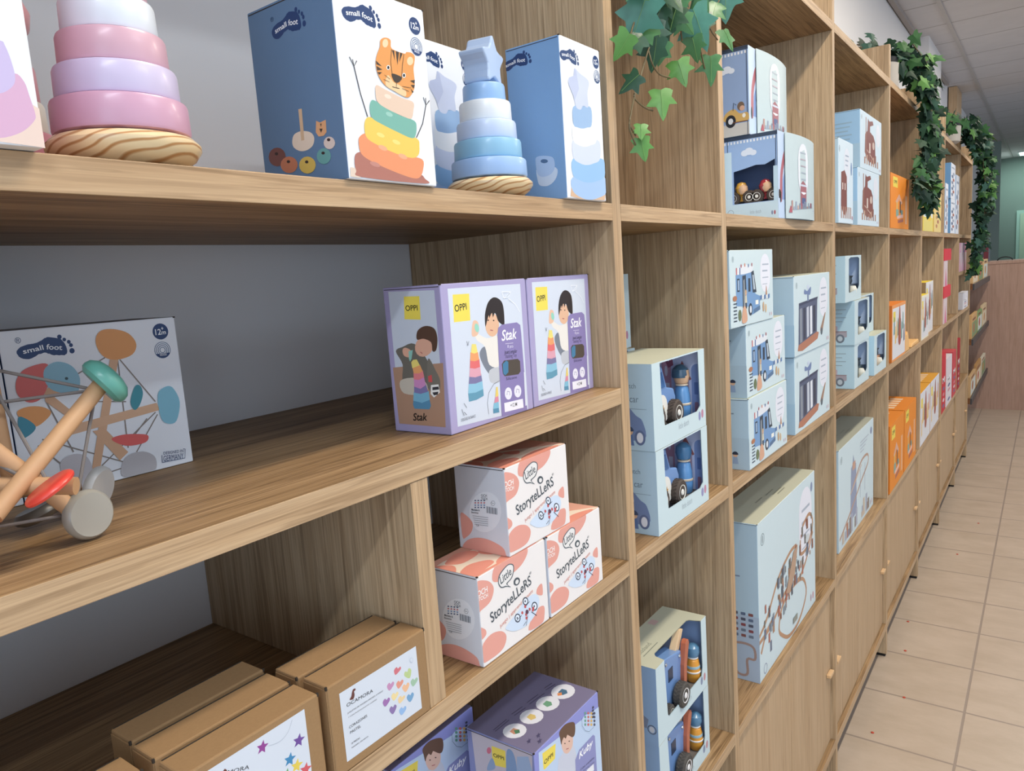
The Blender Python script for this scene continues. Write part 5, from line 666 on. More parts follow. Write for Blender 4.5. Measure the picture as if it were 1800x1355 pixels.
def tractor(loc, label):
    t = thing('toy_tractor', label, 'toy tractor', loc, 0, 'boxed tractors'); BL = mat('gloss_6f93c6', '#6f93c6', .38, .5, .2)
    b = MB(); b.prism([(0, .022), (0, .128), (.078, .112), (.084, .040), (.070, .022)], .034, M=Matrix.Translation((.067, .012, 0))); b.obj('body', BL, t, bevel=.002)
    b = MB(); b.box(.084, .104, .0112, .0122, .075, .100); b.obj('window', mat('window_dark_blue', '#26364f', .3), t)
    b = MB()
    for x, z in ((.074, .116), (.136, .105), (.140, .045), (.076, .034)): b.lathe([(.001, 0), (.0035, .0006), (.003, .002), (.001, .003)], 12, M=Matrix.Translation((x, .0118, z)) @ Matrix.Rotation(math.radians(90), 4, 'X'))
    b.obj('rivet', mat('chrome_dot', '#d8dde4', .15, metal=.8), t)
    b = MB(); b.prism([(.152, .124), (.141, .084), (.138, .046), (.151, .042), (.155, .082), (.168, .120), (.165, .128), (.158, .129)], .011, M=Matrix.Translation((0, .004, 0))); b.obj('digger_arm', mat('gloss_b4674c', '#b4674c', .35), t, bevel=.001)
    b = MB(); b.prism([(.128, .106), (.158, .147), (.172, .143), (.144, .098)], .014, M=Matrix.Translation((0, .018, 0))); b.obj('boom', mat('beech_pale', '#e0c29a', .5, noise=.05, nscale=90), t, bevel=.001)
    wheel(t, (.114, .000, .040), .0235, .018, hub='#e6e6e6', tyre='#4c4843'); wheel(t, (.066, .004, .028), .014, .012, hub='#e0ddcf', tyre='#4c4843')
    return t
tr = tractor((1.10, .028, .7022), 'blue wooden tractor with a terracotta arm in the bottom tractor box'); dup(tr, (1.099, .028, .8529), 'blue wooden tractor with a terracotta arm in the upper tractor box')
peg_doll((1.308, .043, .7192), 'orange peg doll with white face band in the bottom tractor box', '#dd9a3c', '#5a87a8', .078, r=.0155, vest='#9dbcc8', band='#e9e6e0')
peg_doll((1.307, .043, .8699), 'orange peg doll with white face band in the upper tractor box', '#dd9a3c', '#5a87a8', .078, r=.0155, vest='#9dbcc8', band='#e9e6e0')

# train set window boxes in the fourth bay
UW = (.245, .12, .149)
uh = [(.055, .138), (.052, .035), (.060, .028), (.190, .036), (.212, .046), (.214, .138), (.19, .143), (.08, .143)]
def scene_art(a, w, h):
    P = lambda *q: [(x*w, y*h) for x, y in q]
    a.rect(.01, .005, w-.01, h*.35, '#4a5f7c'); a.poly(P((.3, .35), (.42, .75), (.5, .45), (.62, .82), (.74, .35)), '#6f8fc4'); a.poly(P((.36, .20), (.38, .55), (.48, .68), (.56, .5), (.54, .2)), '#38464a', 1); a.poly(P((.42, .12), (.44, .4), (.5, .42), (.54, .12)), '#e4e0cc'); a.ell(w*.60, h*.30, w*.09, h*.13, '#dfe6ea'); a.poly(P((.55, .12), (.56, .28), (.80, .30), (.82, .12)), '#5d7f96')
def usd(d, h):
    a = Art()
    for k in range(4): a.rect(d*.2, h*(.80-.09*k), d*(.78-.1*(k % 2)), h*(.815-.09*k), '#8fa6b4')
    a.rr(d*.18, h*.18, d*.80, h*.30, .004, '#a7a3b0'); a.rect(d*.2, h*.30, d*.8, h*.32, '#94787e'); a.rr(d*.3, h*.32, d*.55, h*.44, .003, '#c0b0c0')
    for x in (.34, .62): a.ell(d*x, h*.15, .014, .015, '#6c7a8a'); a.ell(d*x, h*.15, .008, .009, '#b9cbd6')
    return a
def toy_train(loc, label, c='#4c5a5c'):
    t = thing('toy_train', label, 'toy train', loc, 0, 'boxed trains'); b = MB(); b.prism([(.02, .02), (.02, .075), (.06, .08), (.065, .05), (.14, .05), (.14, .02)], .035); b.obj('body', mat('gloss_'+c.strip('#'), c, .4), t, bevel=.003)
    b = MB(); b.lathe([(.012, 0), (.016, .01), (.014, .02), (.019, .028)], 20, M=Matrix.Translation((.11, .018, .05))); b.obj('chimney', mat('gloss_3c4750', '#3c4750', .4), t)
    b = MB(); b.lathe([(.012, 0), (.014, .03), (.010, .04)], 20, M=Matrix.Translation((.08, -.004, .005))); b.obj('front_lamp', mat('gloss_e6e3d2', '#e6e3d2', .4), t); return t
u1 = window_carton('window_box', 'pale blue train window box at the bottom of the stack of three', (2.655, .008, 1.2535), UW, uh, side=usd(UW[1], UW[2]), sidecol='#b5d6e6', group='train window boxes', back='#bcd4f4', backart=scene_art, bd=.06, sideart=scene_art)
dup(u1, (2.650, .006, 1.4035), 'pale blue train window box in the middle of the stack of three'); dup(u1, (2.530, .010, 1.5535), 'pale blue train window box on top of the stack of three')
dup(u1, (2.968, .002, 1.2535), 'lone pale blue train window box on the shelf nearest the next upright')
dup(u1, (2.950, .045, 1.4035), 'pale blue train window box pushed back on top of the lone one')
for i, (x, y, z, l) in enumerate(((2.745, .025, 1.256, 'toy train inside the bottom window box of the stack'), (2.740, .025, 1.406, 'toy train inside the middle window box of the stack'), (2.620, .027, 1.556, 'toy train inside the topmost window box of the stack'), (3.058, .02, 1.256, 'toy train inside the lone window box by the upright'))): toy_train((x, y, z), l, ['#4c5a5c', '#5a6a70', '#4a5560', '#c08e6c'][i])

# racing car boxes on the top shelf of the third bay
def race_side(d, h, low=False):
    a = Art(); T = lambda y, z: (d-y, z)
    a.rect(0, 0, d, h, '#8fabd6')
    if not low: a.rect(0, 0, d, .028, '#cbc8c2')
    a.rect(0, h*.955, d, h, '#3f4f66')
    for k in range(16): a.rect(d*(.02+.061*k), h*.915, d*(.05+.061*k), h*.945, '#eef1f5')
    a.rect(d-.0045, 0, d-.003, h, '#33435c'); a.rect(d-.118, 0, d-.1165, h, '#33435c')
    cy, cz = (.066, .158) if low else (.050, .150)
    for x, y, r in ((-.010, 0, .009), (0, .003, .0105), (.010, -.001, .008)): a.ell(d-cy+x, cz+y, r, r*.8, '#dfe8f6')
    if not low:
        a.poly([T(.058, .036), T(.056, .054), T(.036, .062), T(.022, .050), T(.004, .050), T(.002, .032)], '#d6ab56', 1); a.ell(d-.044, .035, .0125, .0145, '#2b2f38'); a.ell(d-.044, .035, .006, .007, '#d9dde2')
        a.ell(d-.019, .066, .0085, .010, '#7d6654'); a.ell(d-.016, .061, .006, .006, '#d9a98c'); a.stroke([T(.038, .058), T(.036, .076), T(.030, .070)], .0015, '#3a4252'); a.ell(d-.012, .044, .004, .005, '#f0ece2'); a.rect(d-.04, .030, d-.004, .032, '#7a4a34')
    else:
        a.rect(d-.128, 0, d-.108, .165, '#c6e0ec'); a.rect(d-.110, 0, d, .041, '#c6e0ec'); a.rect(d-.010, .041, d, .120, '#bcd9ea'); a.ring(d-.113, .022, .007, .0012, '#8fa6b4'); a.text('little dutch', '#9ab0bc', d-.066, .016, .026, .008); a.ell(d-.014, .014, .0022, .005, '#7f8fae'); a.ell(d-.008, .014, .0022, .005, '#b5616c')
    return a
def race_front(w, h):
    a = Art(); P = lambda *q: [(x*w, y*h) for x, y in q]
    a.rect(0, 0, w*.22, h, '#bcd2ee'); a.poly(P((.05, .22), (.06, .50), (.12, .70), (.18, .80), (.18, .68), (.12, .50), (.10, .22)), '#b5616c', 1); a.poly(P((.10, .22), (.12, .45), (.20, .60), (.20, .22)), '#7f9ed6'); a.ell(w*.06, h*.25, .006, .014, '#2b2f38'); return a
def race_card(w, h):
    a = Art(); a.rr(w*.30, h*.30, w*.62, h*.92, w*.15, '#e6eaf3')
    for k in range(5): a.rect(w*(.36+.01*k), h*(.80-.08*k), w*(.54), h*(.815-.08*k), '#b9a8b4' if k in (1, 2) else '#aab6c4')
    a.poly([(w*.36, h*.17), (w*.36, h*.42), (w*.44, h*.47), (w*.56, h*.42), (w*.55, h*.17)], '#a8616a'); a.rect(w*.40, h*.16, w*.52, h*.26, '#4f5f8e'); a.rect(w*.36, h*.40, w*.56, h*.43, '#c9d0e0')
    r = random.Random(2)
    for k in range(16): x = .12+.05*k; a.rect(w*x, h*(.10+.004*k), w*(x+.035), h*(.14+.08*r.random()), r.choice(['#b88a80', '#c9a79a', '#9aa6ba', '#b9616a', '#8a93a8']))
    a.stroke([(w*.1, h*.08), (w*.9, h*.12)], h*.012, '#a9b4cc'); a.poly([(w*.06, h*.07), (w*.14, h*.07), (w*.10, h*.16)], '#b5505c')
    return a
def race_box(loc, wdh, label, card_w, low=False):
    cols = ('#c2d6e6', '#9db9e0', '#a7b0bc'); w, d, h = wdh
    if not low: r = carton('racing_box', label, 'box', loc, wdh, cols, {'side': race_side(d, h), 'front': race_front(w, h)}, group='racing car boxes')
    else:
        r = thing('racing_box', label, 'box', loc, 0, 'racing car boxes'); b = MB()
        hl = [(.006, .042), (.104, .042), (.104, .118), (.08, .122), (.05, .128), (.03, .126), (.006, .136)]   # opening in the side, (distance from front, height)
        ou = [(0, 0), (d, 0), (d, h), (0, h)]
        hole_panel(b, ou, hl, lambda u, v: (0, u, v), 1); hole_panel(b, ou, hl, lambda u, v: (.001, u, v), 1)
        b.box(0, w, 0, .001, 0, h, 0); b.box(.001, w, d-.001, d, 0, h, 0); b.box(w-.001, w, .001, d-.001, 0, h, 1); b.box(.001, w-.001, .001, d-.001, h-.001, h, 2); b.box(.001, w-.001, .001, d-.001, 0, .001, 0); b.box(.001, .06, .001, d-.001, .038, .041, 0); b.box(.058, .06, .001, d-.001, .041, h-.001, 3)
        b.obj('carton', [mat('card_'+c.strip('#'), c, .55, .3) for c in cols]+[mat('card_4f6288', '#4f6288', .6)], r)
        a = race_side(d, h, True); keep = [(f, c) for f, c in zip(a.f, a.c) if not (d-.104 < sum(a.v[i][0] for i in f)/len(f) < d-.006 and .042 < sum(a.v[i][1] for i in f)/len(f) < .126) or False]
        # the base tone is the card itself; only marks outside the opening are printed
        keep = [(f, c) for f, c in keep if max(a.v[i][0] for i in f)-min(a.v[i][0] for i in f) < d*.95 or max(a.v[i][1] for i in f)-min(a.v[i][1] for i in f) < .05]
        a.f = [k[0] for k in keep]; a.c = [k[1] for k in keep]; a.clip(d, h).obj('side_print', 'side', r, wdh); race_front(w, h).clip(w, h).obj('front_print', 'front', r, wdh)
    b = MB(); n = 8; x0 = .05
    vs = []; h = wdh[2]
    for k in range(n+1):
        u = k/n; y = -.003-.010*math.sin(math.pi*u)**.8
        for z in (0, h+.001): vs.append((x0+card_w*u, y, z))
    b.add(vs, [(2*k, 2*k+2, 2*k+3, 2*k+1) for k in range(n)], 0, True); b.add([(v[0], v[1]+.0012, v[2]) for v in vs], [(2*k, 2*k+1, 2*k+3, 2*k+2) for k in range(n)], 0, True)
    b.obj('card_sleeve', mat('card_bccccf', '#bccccf', .5), r, sharp=80)
    a = race_card(card_w, h); a.v = [(x, y, z+.003+.010*math.sin(math.pi*min(max(x/card_w, 0), 1))**.8) for x, y, z in a.v]
    o = a.obj('sleeve_print', 'front', r, wdh); o.location = (x0, -.0004, 0); return r
race_box((1.785, .062, 2.0005), (.30, .128, .199), 'blue racing car box with a curved card sleeve on top of its pair', .245)
lowbox = race_box((1.79, .0, 1.8005), (.315, .128, .199), 'blue racing car box with a curved card sleeve at the bottom of its pair', .262, True)
def racer(loc, label, c, head):
    r = thing('toy_racer', label, 'toy car', loc, 0, 'racers behind the side opening'); b = MB(); b.prism(smooth_loop([(0, .006), (.002, .014), (.018, .018), (.034, .016), (.044, .010), (.045, .006)], 3), .020); b.obj('body', mat('gloss_'+c.strip('#'), c, .3, .5, .3), r, rz=math.radians(-90), bevel=.002)
    b = MB(); b.lathe([(.004, .016), (.010, .021), (.0125, .031), (.008, .041), (.001, .044)], 20, M=Matrix.Translation((.004, -.024, 0))); b.obj('driver_head', mat('gloss_'+head.strip('#'), head, .3, .5, .3), r)
    b = MB(); b.lathe([(.006, .019), (.0098, .026), (.009, .034), (.004, .038)], 20, M=Matrix.Translation((.000, -.028, 0))); b.obj('driver_face', mat('gloss_e0b690', '#e0b690', .3), r)
    for y in (-.010, -.042): wheel(r, (-.003, y, .012), .0125, .008, ax='X')
    r.scale = (1.22, 1.22, 1.22); return r
racer((1.804, .064, 1.842), 'dark red wooden racer behind the side opening of the lower racing box', '#a8343c', '#a8343c')
racer((1.804, .121, 1.842), 'yellow wooden racer behind the side opening of the lower racing box', '#d9a13c', '#d9a13c')
carton('racing_box', 'blue racing car box mostly hidden behind the upright, left of the other two', 'box', (1.472, .136, 1.8005), (.30, .12, .199), ('#c2d6e6', '#9db9e0', '#a7b0bc'), {'side': race_side(.12, .199)}, group='racing car boxes')

# ================================================================== the far bays
def simple(name, label, x0, x1, y, z0, h, d, cols, art=None, side=None, group=None, cat='box', top=None):
    w = x1-x0; pr = {}
    if art: pr['front'] = art(w, h)
    if side: pr['side'] = side(d, h)
    if top: pr['top'] = top(w, d)
    return carton(name, label, cat, (x0, y, z0), (w, d, h), cols, pr, group=group, bevel=0, seams=False)
def orange_art(w, h):
    a = Art(); a.rr(w*.12, h*.76, w*.36, h*.95, .004, '#f0d61c'); a.text('OPPI', '#1d1d1d', w*.16, h*.83, w*.16, h*.06, 0, 1)
    a.poly([(w*x, h*y) for x, y in ((.25, .50), (.45, .66), (.62, .50), (.55, .46), (.45, .56), (.34, .46))], '#dfa98e'); a.rect(w*.30, h*.26, w*.36, h*.50, '#e2bd5a'); a.rect(w*.48, h*.30, w*.53, h*.52, '#3f2f28'); a.rect(w*.28, h*.22, w*.42, h*.36, '#7fa89a'); a.rect(w*.54, h*.24, w*.64, h*.36, '#6f9a94'); a.poly([(w*x, h*y) for x, y in ((.34, .18), (.66, .22), (.66, .28), (.34, .24))], '#efb9a6'); a.poly([(w*x, h*y) for x, y in ((.38, .10), (.68, .14), (.68, .20), (.38, .16))], '#b5604a')
    a.rr(w*.78, h*.10, w*.90, h*.66, .004, '#efab72'); return a
def orange_top(w, d):
    a = Art()
    for k in range(5): a.rect(w*(.10+.16*k), d*.35, w*(.20+.16*k), d*.75, '#eecfa8')
    return a
OR = ('#e58a2c', '#cf7620', '#d9812a')
simple('building_set_box', 'orange building set box standing alone on the top shelf', 3.28, 3.74, .0, 1.8005, .215, .08, OR, orange_art)
ob = simple('building_set_box', 'first orange building set box above the cupboard', 3.30, 3.66, .0, .7005, .29, .14, OR, orange_art, top=orange_top, group='orange building set boxes')
dup(ob, (3.675, .0, .7005), 'second orange building set box, nearest the upright')
def ivory(w, h, cs=('#d8604e', '#4a8f86', '#e6b73a', '#3d4654')):
    a = Art(); r = random.Random(int(w*1000)); a.rect(w*.04, h*.04, w*.96, h*.94, '#dfe0e4'); a.rr(w*.08, h*.70, w*.25, h*.88, .003, '#f0d61c')
    for k in range(9): x = .12+.09*k; y = .15+.35*r.random(); a.poly([(w*x, h*y), (w*(x+.08), h*(y+.02)), (w*(x+.07), h*(y+.3)), (w*(x+.02), h*(y+.34))], r.choice(cs))
    a.poly([(w*.45, h*.3), (w*.5, h*.86), (w*.58, h*.9), (w*.64, h*.3)], '#a9553f', 1); return a
simple('game_box', 'orange edged game box with a rocket picture on the middle shelf', 3.33, 3.68, .0, 1.2535, .235, .09, ('#e59a5c', '#c9742f', '#e07f2a'), ivory)
t = thing('wooden_block_set', 'pale carved wooden block standing beside the rocket game box', 'wooden toy', (3.70, .004, 1.2535)); b = MB(); b.prism([(0, 0), (0, .085), (.05, .075), (.06, .09), (.085, .08), (.12, .04), (.12, 0)], .06); b.obj('block', mat('beech_warm', '#e8b878', .5, noise=.05, nscale=60), t, bevel=.002)
b = MB(); b.lathe([(.012, .085), (.016, .10), (.012, .12), (.004, .128)], 16, M=Matrix.Translation((.09, .03, -.006))); b.obj('finial', mat('beech_pale', '#e0c29a', .5), t)
t = thing('wooden_plate', 'flat pale wooden plate lying on the middle shelf past the carved block', 'wooden toy', (3.90, .004, 1.2535)); b = MB(); b.prism([(0, 0), (.02, .014), (.22, .018), (.24, 0)], .10); b.obj('plate', mat('beech_warm', '#e8b878', .5), t, bevel=.003)
yel = lambda w, h: (lambda a: (a.rect(w*.06, h*.35, w*.94, h*.94, '#e9ecef'), a.rect(w*.06, 0, w*.94, h*.32, '#ecd96a'), a.rect(w*.2, h*.38, w*.5, h*.6, '#3f8f9c'), a.ell(w*.6, h*.36, w*.2, h*.1, '#f0d020'), a.rect(w*.55, h*.5, w*.8, h*.7, '#5b6270'), a)[-1])(Art())
tan = lambda w, h: (lambda a: ([a.ell(w*(.35+.2*(k % 2)), h*(.15+.11*k), w*.12, h*.05, ['#c98a5c', '#b9715a', '#d0a36a'][k % 3]) for k in range(6)], a)[-1])(Art())
simple('puzzle_box', 'yellow and white puzzle box on the top shelf under the trailing ivy', 4.19, 4.58, .0, 1.8005, .20, .07, ('#ecd25a', '#e2c24a', '#e8cf62'), yel)
simple('puzzle_box', 'sandy yellow box with round pictures beside the yellow puzzle box', 4.62, 4.93, .0, 1.8005, .215, .07, ('#e6cd8a', '#d9bc70', '#e0c67c'), tan)
simple('game_box', 'white game box with a yellow rim standing in front on the middle shelf', 4.18, 4.45, .0, 1.2535, .225, .03, ('#e8e3cf', '#e9c93c', '#ecd03c'), ivory)
simple('game_box', 'taller white game box with a yellow lid behind the shorter one', 4.50, 4.80, .02, 1.2535, .28, .18, ('#e4e2dc', '#a08460', '#ecd03c'), ivory)
iv = simple('game_box', 'white story card box with an amber lid above the cupboard', 4.18, 4.56, .0, .7005, .28, .14, ('#dcdde3', '#c98f2e', '#d79a34'), ivory, top=orange_top, group='amber lidded game boxes')
dup(iv, (4.575, .0, .7005), 'white story card box with an amber lid, nearest the upright')
bw = lambda w, h: (lambda a: (a.text('small foot', '#34507c', w*.15, h*.86, w*.7, h*.05, 0, 1), [a.ell(w*(.35+.25*(k % 2)), h*(.12+.085*k), w*.2, h*.045, ['#8a8fa6', '#b9756a', '#6f7f9e', '#a9b2c4'][k % 4]) for k in range(8)], a)[-1])(Art())
simple('toy_box', 'small white and orange box against the upright on the far top shelf', 5.12, 5.27, .0, 1.8005, .29, .05, ('#e6e9f0', '#8fb6da', '#cfd3d8'), bw, group='far toy boxes')
fb = simple('toy_box', 'blue sided white toy box at the bottom of a far stack', 5.42, 5.68, .0, 1.8005, .215, .12, ('#e6e9f0', '#6f9fcc', '#cfd3d8'), bw, group='far toy boxes')
dup(fb, (5.40, .0, 2.0165), 'blue sided white toy box on top of a far stack')
simple('toy_box', 'white toy box with small pictures beside the far stack', 5.72, 5.92, .0, 1.8005, .38, .08, ('#e8ebf2', '#a9c3e0', '#cfd3d8'), bw, group='far toy boxes')
RD = ('#c8323e', '#c02a38', '#b92634')
pk = lambda w, h: (lambda a: (a.rect(w*.08, 0, w*.92, h*.66, '#e0cdd0'), a.poly([(w*.3, 0), (w*.5, h*.5), (w*.85, 0)], '#e06f9a'), a.ell(w*.5, h*.82, w*.18, h*.1, '#f2c9cc'), a)[-1])(Art())
rp = simple('doll_box', 'red topped pink doll box at the bottom of a stack on the middle shelf', 5.12, 5.31, .0, 1.2535, .225, .10, ('#dfc9cc', '#d8b9bd', '#c8323e'), pk, group='red topped doll boxes')
rl = MB(); rl.box(-.002, .362, -.002, .102, .155, .226); rl.obj('lid', mat('card_d83a48', '#d83a48', .5), rp)
dup(rp, (5.115, .0, 1.480), 'red topped pink doll box on top of the stack on the middle shelf')
bk_ = lambda w, h: (lambda a: (a.text('MI', '#ffffff', w*.2, h*.5, w*.6, h*.1, 0, 1), [a.ell(w*.5, h*(.1+.1*k), w*.22, h*.03, ['#5f6f9e', '#e8dada', '#d98a94'][k % 3]) for k in range(4)], a)[-1])(Art())
for i, (x0, x1, h, c, l) in enumerate(((5.10, 5.30, .365, '#c8323e', 'bright red box set above the far cupboard by the upright'), (5.34, 5.66, .31, '#ddd3d6', 'white box with a red band between two red ones'), (5.72, 5.93, .31, '#c84a52', 'dull red box last in the row of three'), (6.03, 6.20, .36, '#a81f2e', 'dark red box alone in the last bay'))):
    simple('gift_box', l, x0, x1, .0, .7005, h, .10, (c, c, c), bk_, group='red gift boxes')
t = thing('glass_jar', 'small clear jar standing on the dark red box in the last bay', 'jar', (6.12, .05, 1.062)); b = MB(); b.lathe([(.03, 0), (.035, .004), (.035, .05), (.022, .062), (.022, .07)], 20); b.obj('jar_body', mat('jar_clear_grey', '#cfd0d2', .15, .6), t); b = MB(); b.lathe([(.024, .068), (.025, .07), (.025, .08), (.02, .083)], 20); b.obj('lid', mat('jar_lid', '#b9b4ae', .4), t)
for i, (x0, x1, c) in enumerate(((6.03, 6.14, '#dba9c0'), (6.16, 6.27, '#e8d6e0'), (6.29, 6.40, '#b9a0cf'), (6.42, 6.53, '#d9879c'))):
    simple('thin_box', ['pink slim box nearest the upright on the small extra shelf', 'whitish slim box second along on the small extra shelf', 'mauve slim box third along on the small extra shelf', 'rose slim box last in the row on the small extra shelf'][i], x0, x1, .0, 1.5405, .20, .10, (c, c, c), pk, group='slim boxes on the small shelf')
simple('card_box', 'small white card box under the extra shelf in the last bay', 6.33, 6.74, .0, 1.2535, .12, .04, ('#e4e2e6', '#cfcdd2', '#d8d6da'), bk_)

# ================================================================== ivy
LEAFC = {'teal': '#47806f', 'mid': '#427442', 'bright': '#5b8f45', 'dark': '#2b5138', 'deep': '#22402f', 'fdark': '#23402c', 'fdeep': '#1a3226', 'fmid': '#3a6239', 'fteal': '#35574a', 'fbright': '#55803f'}
def leaf_mat(k):
    n = 'leaf_'+k
    if n in MATS: return MATS[n]
    m = mat(n, LEAFC[k], .38 if k[0] != 'f' or k == 'f' else .62, .45 if k[0] != 'f' else .2, noise=.22, nscale=55); b = m.node_tree.nodes['Principled BSDF']; b.inputs['Subsurface Weight'].default_value = .0; return m
LOBE = [(0, 0), (.22, -.10), (.50, -.02), (.36, .26), (.62, .52), (.30, .58), (.20, .74), (0, 1.12), (-.20, .74), (-.30, .58), (-.62, .52), (-.36, .26), (-.50, -.02), (-.22, -.10)]
def leaf_geo(b, M, s, mi=0, cup=.22, jag=None):
    r = jag or random; pts = [(x*s*r.uniform(.9, 1.1), y*s*r.uniform(.93, 1.07)) for x, y in LOBE]
    pts = smooth_loop(pts, 2); c = (0, .32*s)
    z = lambda x, y: -cup*abs(x)-.30*(y/s)**2*s*.5
    vs = [M @ Vector((c[0], c[1], z(*c)))]+[M @ Vector((x, y, z(x, y))) for x, y in pts]
    n = len(pts); b.add(vs, [(0, k+1, (k+1) % n+1) for k in range(n)], mi, False)
    mid = [M @ Vector((0, y*s, z(0, y*s)+.0003)) for y in (0, .35, .7, 1.0)]
    return mid
def leaf_frame(p, n, tilt):
    """stalk end at p, blade facing n, tip hanging down and swung by tilt degrees"""
    n = n.normalized(); d = Vector((0, 0, -1)); d = (d-n*d.dot(n)).normalized(); d = Matrix.Rotation(math.radians(tilt), 3, n) @ d; x = d.cross(n)
    return Matrix.Translation(p) @ Matrix((x, d, n)).transposed().to_4x4()
# near ivy: a few trailing strands seen against the narrow bay
pt = thing('hanging_ivy', 'trailing ivy with large lobed leaves hanging in the narrow bay', 'ivy plant', (1.2, .12, 2.3605))
b = MB(); b.lathe([(.055, 0), (.075, .09), (.08, .10), (.07, .10), (.05, .005)], 28); b.obj('pot', mat('pot_pale_grey', '#bdb7b0', .7), pt)
def W2L(x, y, z): return Vector((x-1.2, y-.12, z-2.3605))
STEMS = [[(1.15, .08, 2.46), (1.13, -.03, 2.44), (1.11, -.045, 2.25), (1.089, -.03, 2.08), (1.082, -.03, 2.053), (1.053, -.03, 2.021), (1.024, -.03, 1.98), (1.006, -.03, 1.956), (.989, -.03, 1.926), (.981, -.03, 1.901), (.998, -.03, 1.88)],
         [(1.2, .1, 2.46), (1.2, -.04, 2.42), (1.19, -.05, 2.2), (1.17, -.035, 2.09), (1.18, -.03, 2.06)], [(1.22, .1, 2.46), (1.26, -.04, 2.42), (1.25, -.05, 2.2), (1.25, -.03, 2.10), (1.265, -.03, 2.05), (1.28, -.03, 2.03)],
         [(1.25, .1, 2.46), (1.34, -.04, 2.40), (1.34, -.05, 2.2), (1.30, -.03, 2.12), (1.34, -.03, 2.095)], [(1.053, -.03, 2.021), (1.055, -.035, 2.0), (1.09, -.03, 1.993), (1.13, -.03, 1.995)], [(1.006, -.03, 1.956), (1.0, -.03, 1.945), (1.03, -.03, 1.937), (1.06, -.03, 1.936)],
         [(1.11, -.03, 2.08), (1.05, -.03, 2.05), (1.02, -.03, 2.06), (.99, -.03, 2.02)], [(.981, -.03, 1.905), (.992, -.03, 1.898), (.999, -.03, 1.893)]]
b = MB()
for s_ in STEMS:
    p = [W2L(*q) for q in s_]; q = []
    for i in range(len(p)-1):
        a0, a1, a2, a3 = p[max(i-1, 0)], p[i], p[i+1], p[min(i+2, len(p)-1)]
        for k in range(4): t_ = k/4; q.append(.5*((2*a1)+(a2-a0)*t_+(2*a0-5*a1+4*a2-a3)*t_*t_+(3*a1-a0-3*a2+a3)*t_**3))
    q.append(p[-1]); b.tube(q, .0013, 6)
b.obj('stems', mat('ivy_stem', '#6b5f42', .6), pt)
NL = [(1.012, 2.060, .058, 'teal', -20), (1.141, 2.118, .050, 'mid', 10), (1.218, 2.132, .034, 'mid', 30), (1.339, 2.162, .052, 'teal', 0), (1.188, 2.086, .056, 'teal', 25), (1.125, 2.080, .036, 'dark', -15), (.975, 2.012, .036, 'bright', -30), (1.037, 2.038, .036, 'mid', -50), (1.346, 2.098, .036, 'mid', 15), (1.190, 2.052, .034, 'mid', 15), (1.280, 2.040, .040, 'mid', 0), (1.060, 2.022, .040, 'dark', -5), (1.018, 2.020, .034, 'dark', -60), (1.133, 2.006, .036, 'bright', 15), (.998, 1.964, .030, 'dark', -55), (1.062, 1.950, .038, 'bright', 0), (1.002, 1.900, .022, 'bright', -5), (1.003, 1.878, .030, 'bright', 10), (1.085, 2.072, .040, 'dark', -25), (.978, 2.085, .036, 'mid', 40), (1.165, 2.122, .034, 'dark', -20), (1.095, 2.098, .034, 'dark', 20), (1.20, 2.070, .030, 'bright', 60), (1.06, 2.10, .04, 'mid', -30), (1.10, 2.135, .05, 'teal', 5), (1.26, 2.14, .04, 'dark', -35), (1.03, 2.13, .045, 'mid', 20), (1.18, 2.16, .05, 'mid', -10), (1.08, 2.10, .046, 'dark', 30), (1.12, 2.06, .040, 'dark', -40), (1.07, 2.05, .036, 'dark', 10), (1.15, 2.08, .040, 'mid', 45), (1.24, 2.10, .038, 'dark', 10), (1.30, 2.13, .040, 'mid', -25), (1.10, 2.03, .032, 'mid', -15)]
jr = random.Random(4)
for i, (x, z, s, k, tilt) in enumerate(NL):
    b = MB(); yy = -.034-.012*jr.random()-(.012 if k == 'teal' else 0)
    M = leaf_frame(W2L(x, yy, z+s*.36), Vector((-.72, -.66, .12))+Vector([jr.uniform(-.38, .38) for q in range(3)]), tilt)
    mid = leaf_geo(b, M, s*1.05, 0, .22, jr); b.tube(mid, .0003, 5, 1)
    b.obj('leaf', [leaf_mat(k), mat('leaf_vein', '#7da35f', .5)], pt)
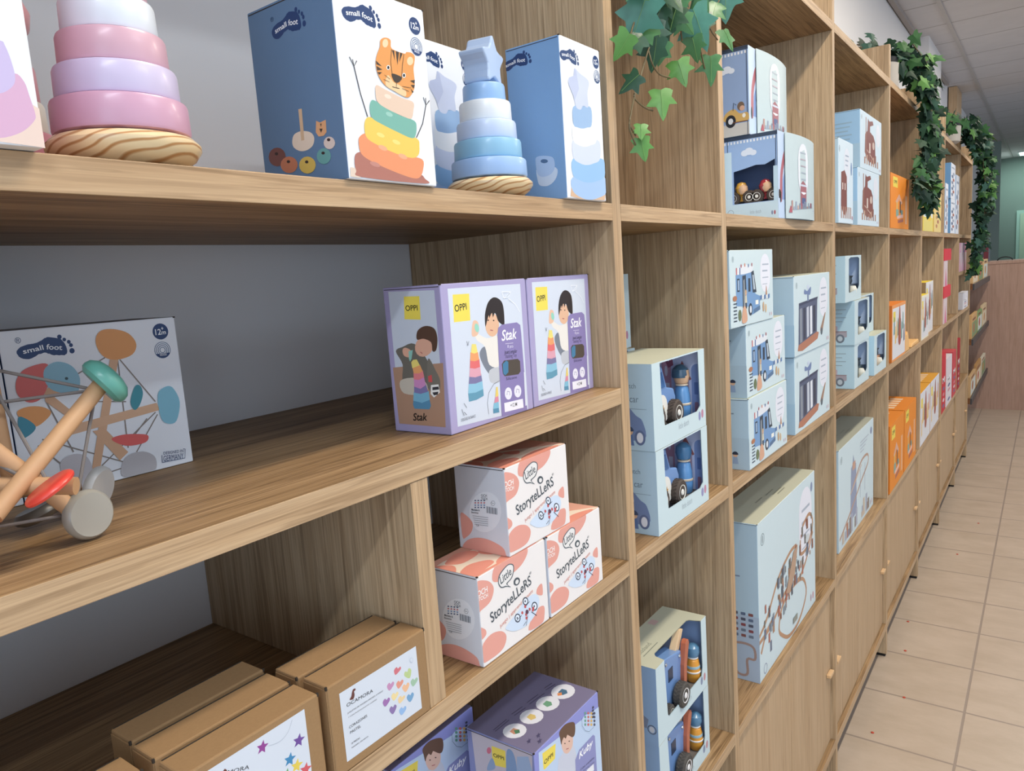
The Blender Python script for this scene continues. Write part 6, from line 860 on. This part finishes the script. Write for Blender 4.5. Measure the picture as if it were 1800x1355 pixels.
def far_ivy(name, label, loc, clouds, n, seed, pot=.085, rise=.16):
    t = thing(name, label, 'ivy plant', loc, 0, 'ivy pots on the bookcase'); r = random.Random(seed); L0 = Vector(loc)
    b = MB(); b.lathe([(pot*.72, 0), (pot*.95, .012), (pot*1.0, pot*1.3), (pot*.92, pot*1.3), (pot*.7, .01)], 28); b.obj('pot', mat('pot_knit_pale', '#b3ada4', .8, noise=.15, nscale=30), t)
    b = MB(); b.lathe([(pot*.8, pot*1.2), (pot*.93, pot*1.25), (pot*.93, pot*1.6), (pot*.85, pot*1.62)], 24); b.obj('inner_pot', mat('pot_black', '#17191a', .6), t)
    ks = ['fdark', 'fdeep', 'fmid', 'fteal', 'fbright']; wts = [.34, .26, .22, .12, .06]
    b = MB(); st = MB()
    for (p0, p1, rad, cnt) in clouds:
        p0 = Vector(p0)-L0; p1 = Vector(p1)-L0
        for k in range(3): o = Vector([r.uniform(-1, 1)*rad[q]*.5 for q in range(3)]); st.tube([p0+o, (p0+p1)/2+o*1.4, p1+o*.6], .003, 5)
        for k in range(cnt):
            u = r.random(); p = p0.lerp(p1, u)+Vector([max(-1.6, min(1.6, r.gauss(0, .55)))*rad[q] for q in range(3)])
            wp = p+L0
            if wp.z < 2.41 and wp.y > -.04: p.y = -.04-.03*r.random()-L0.y
            s = r.uniform(.036, .064)
            M = leaf_frame(p, Vector((-.5, -.75, .35))+Vector([r.uniform(-.8, .8) for q in range(3)]), r.uniform(-60, 60))
            leaf_geo(b, M, s, r.choices(range(5), wts)[0], .25, r)
    b.obj('foliage', [leaf_mat(k) for k in ks], t); st.obj('stems', mat('ivy_stem', '#6b5f42', .6), t); return t
far_ivy('potted_ivy', 'bushy ivy spilling over the bookcase front from a pale pot, nearer of the two', (3.50, .085, 2.3605),
        [((3.30, .12, 2.50), (3.85, .02, 2.53), (.12, .06, .05), 150), ((3.60, .0, 2.53), (3.85, -.05, 2.40), (.10, .05, .06), 110), ((3.84, -.05, 2.50), (3.98, -.062, 2.15), (.09, .028, .06), 190), ((3.90, -.05, 2.20), (3.88, -.05, 2.0), (.10, .025, .06), 70), ((3.98, -.055, 2.12), (4.04, -.055, 1.90), (.05, .02, .05), 40), ((3.80, -.045, 2.06), (3.58, -.035, 1.97), (.06, .018, .03), 26), ((3.93, -.05, 1.98), (3.95, -.048, 1.92), (.04, .015, .03), 12)], 0, 11, .08)
far_ivy('potted_ivy', 'bushy ivy trailing down the end of the bookcase, farther of the two', (5.58, .045, 2.3605),
        [((5.15, .10, 2.47), (5.75, -.01, 2.50), (.14, .06, .05), 150), ((5.75, -.05, 2.50), (6.15, -.13, 2.33), (.12, .05, .07), 160), ((6.15, -.12, 2.40), (6.25, -.15, 2.0), (.13, .038, .08), 220), ((6.25, -.12, 2.05), (6.35, -.10, 1.72), (.12, .04, .08), 130), ((6.35, -.085, 1.75), (6.42, -.055, 1.52), (.09, .025, .05), 66)], 0, 12, .08)
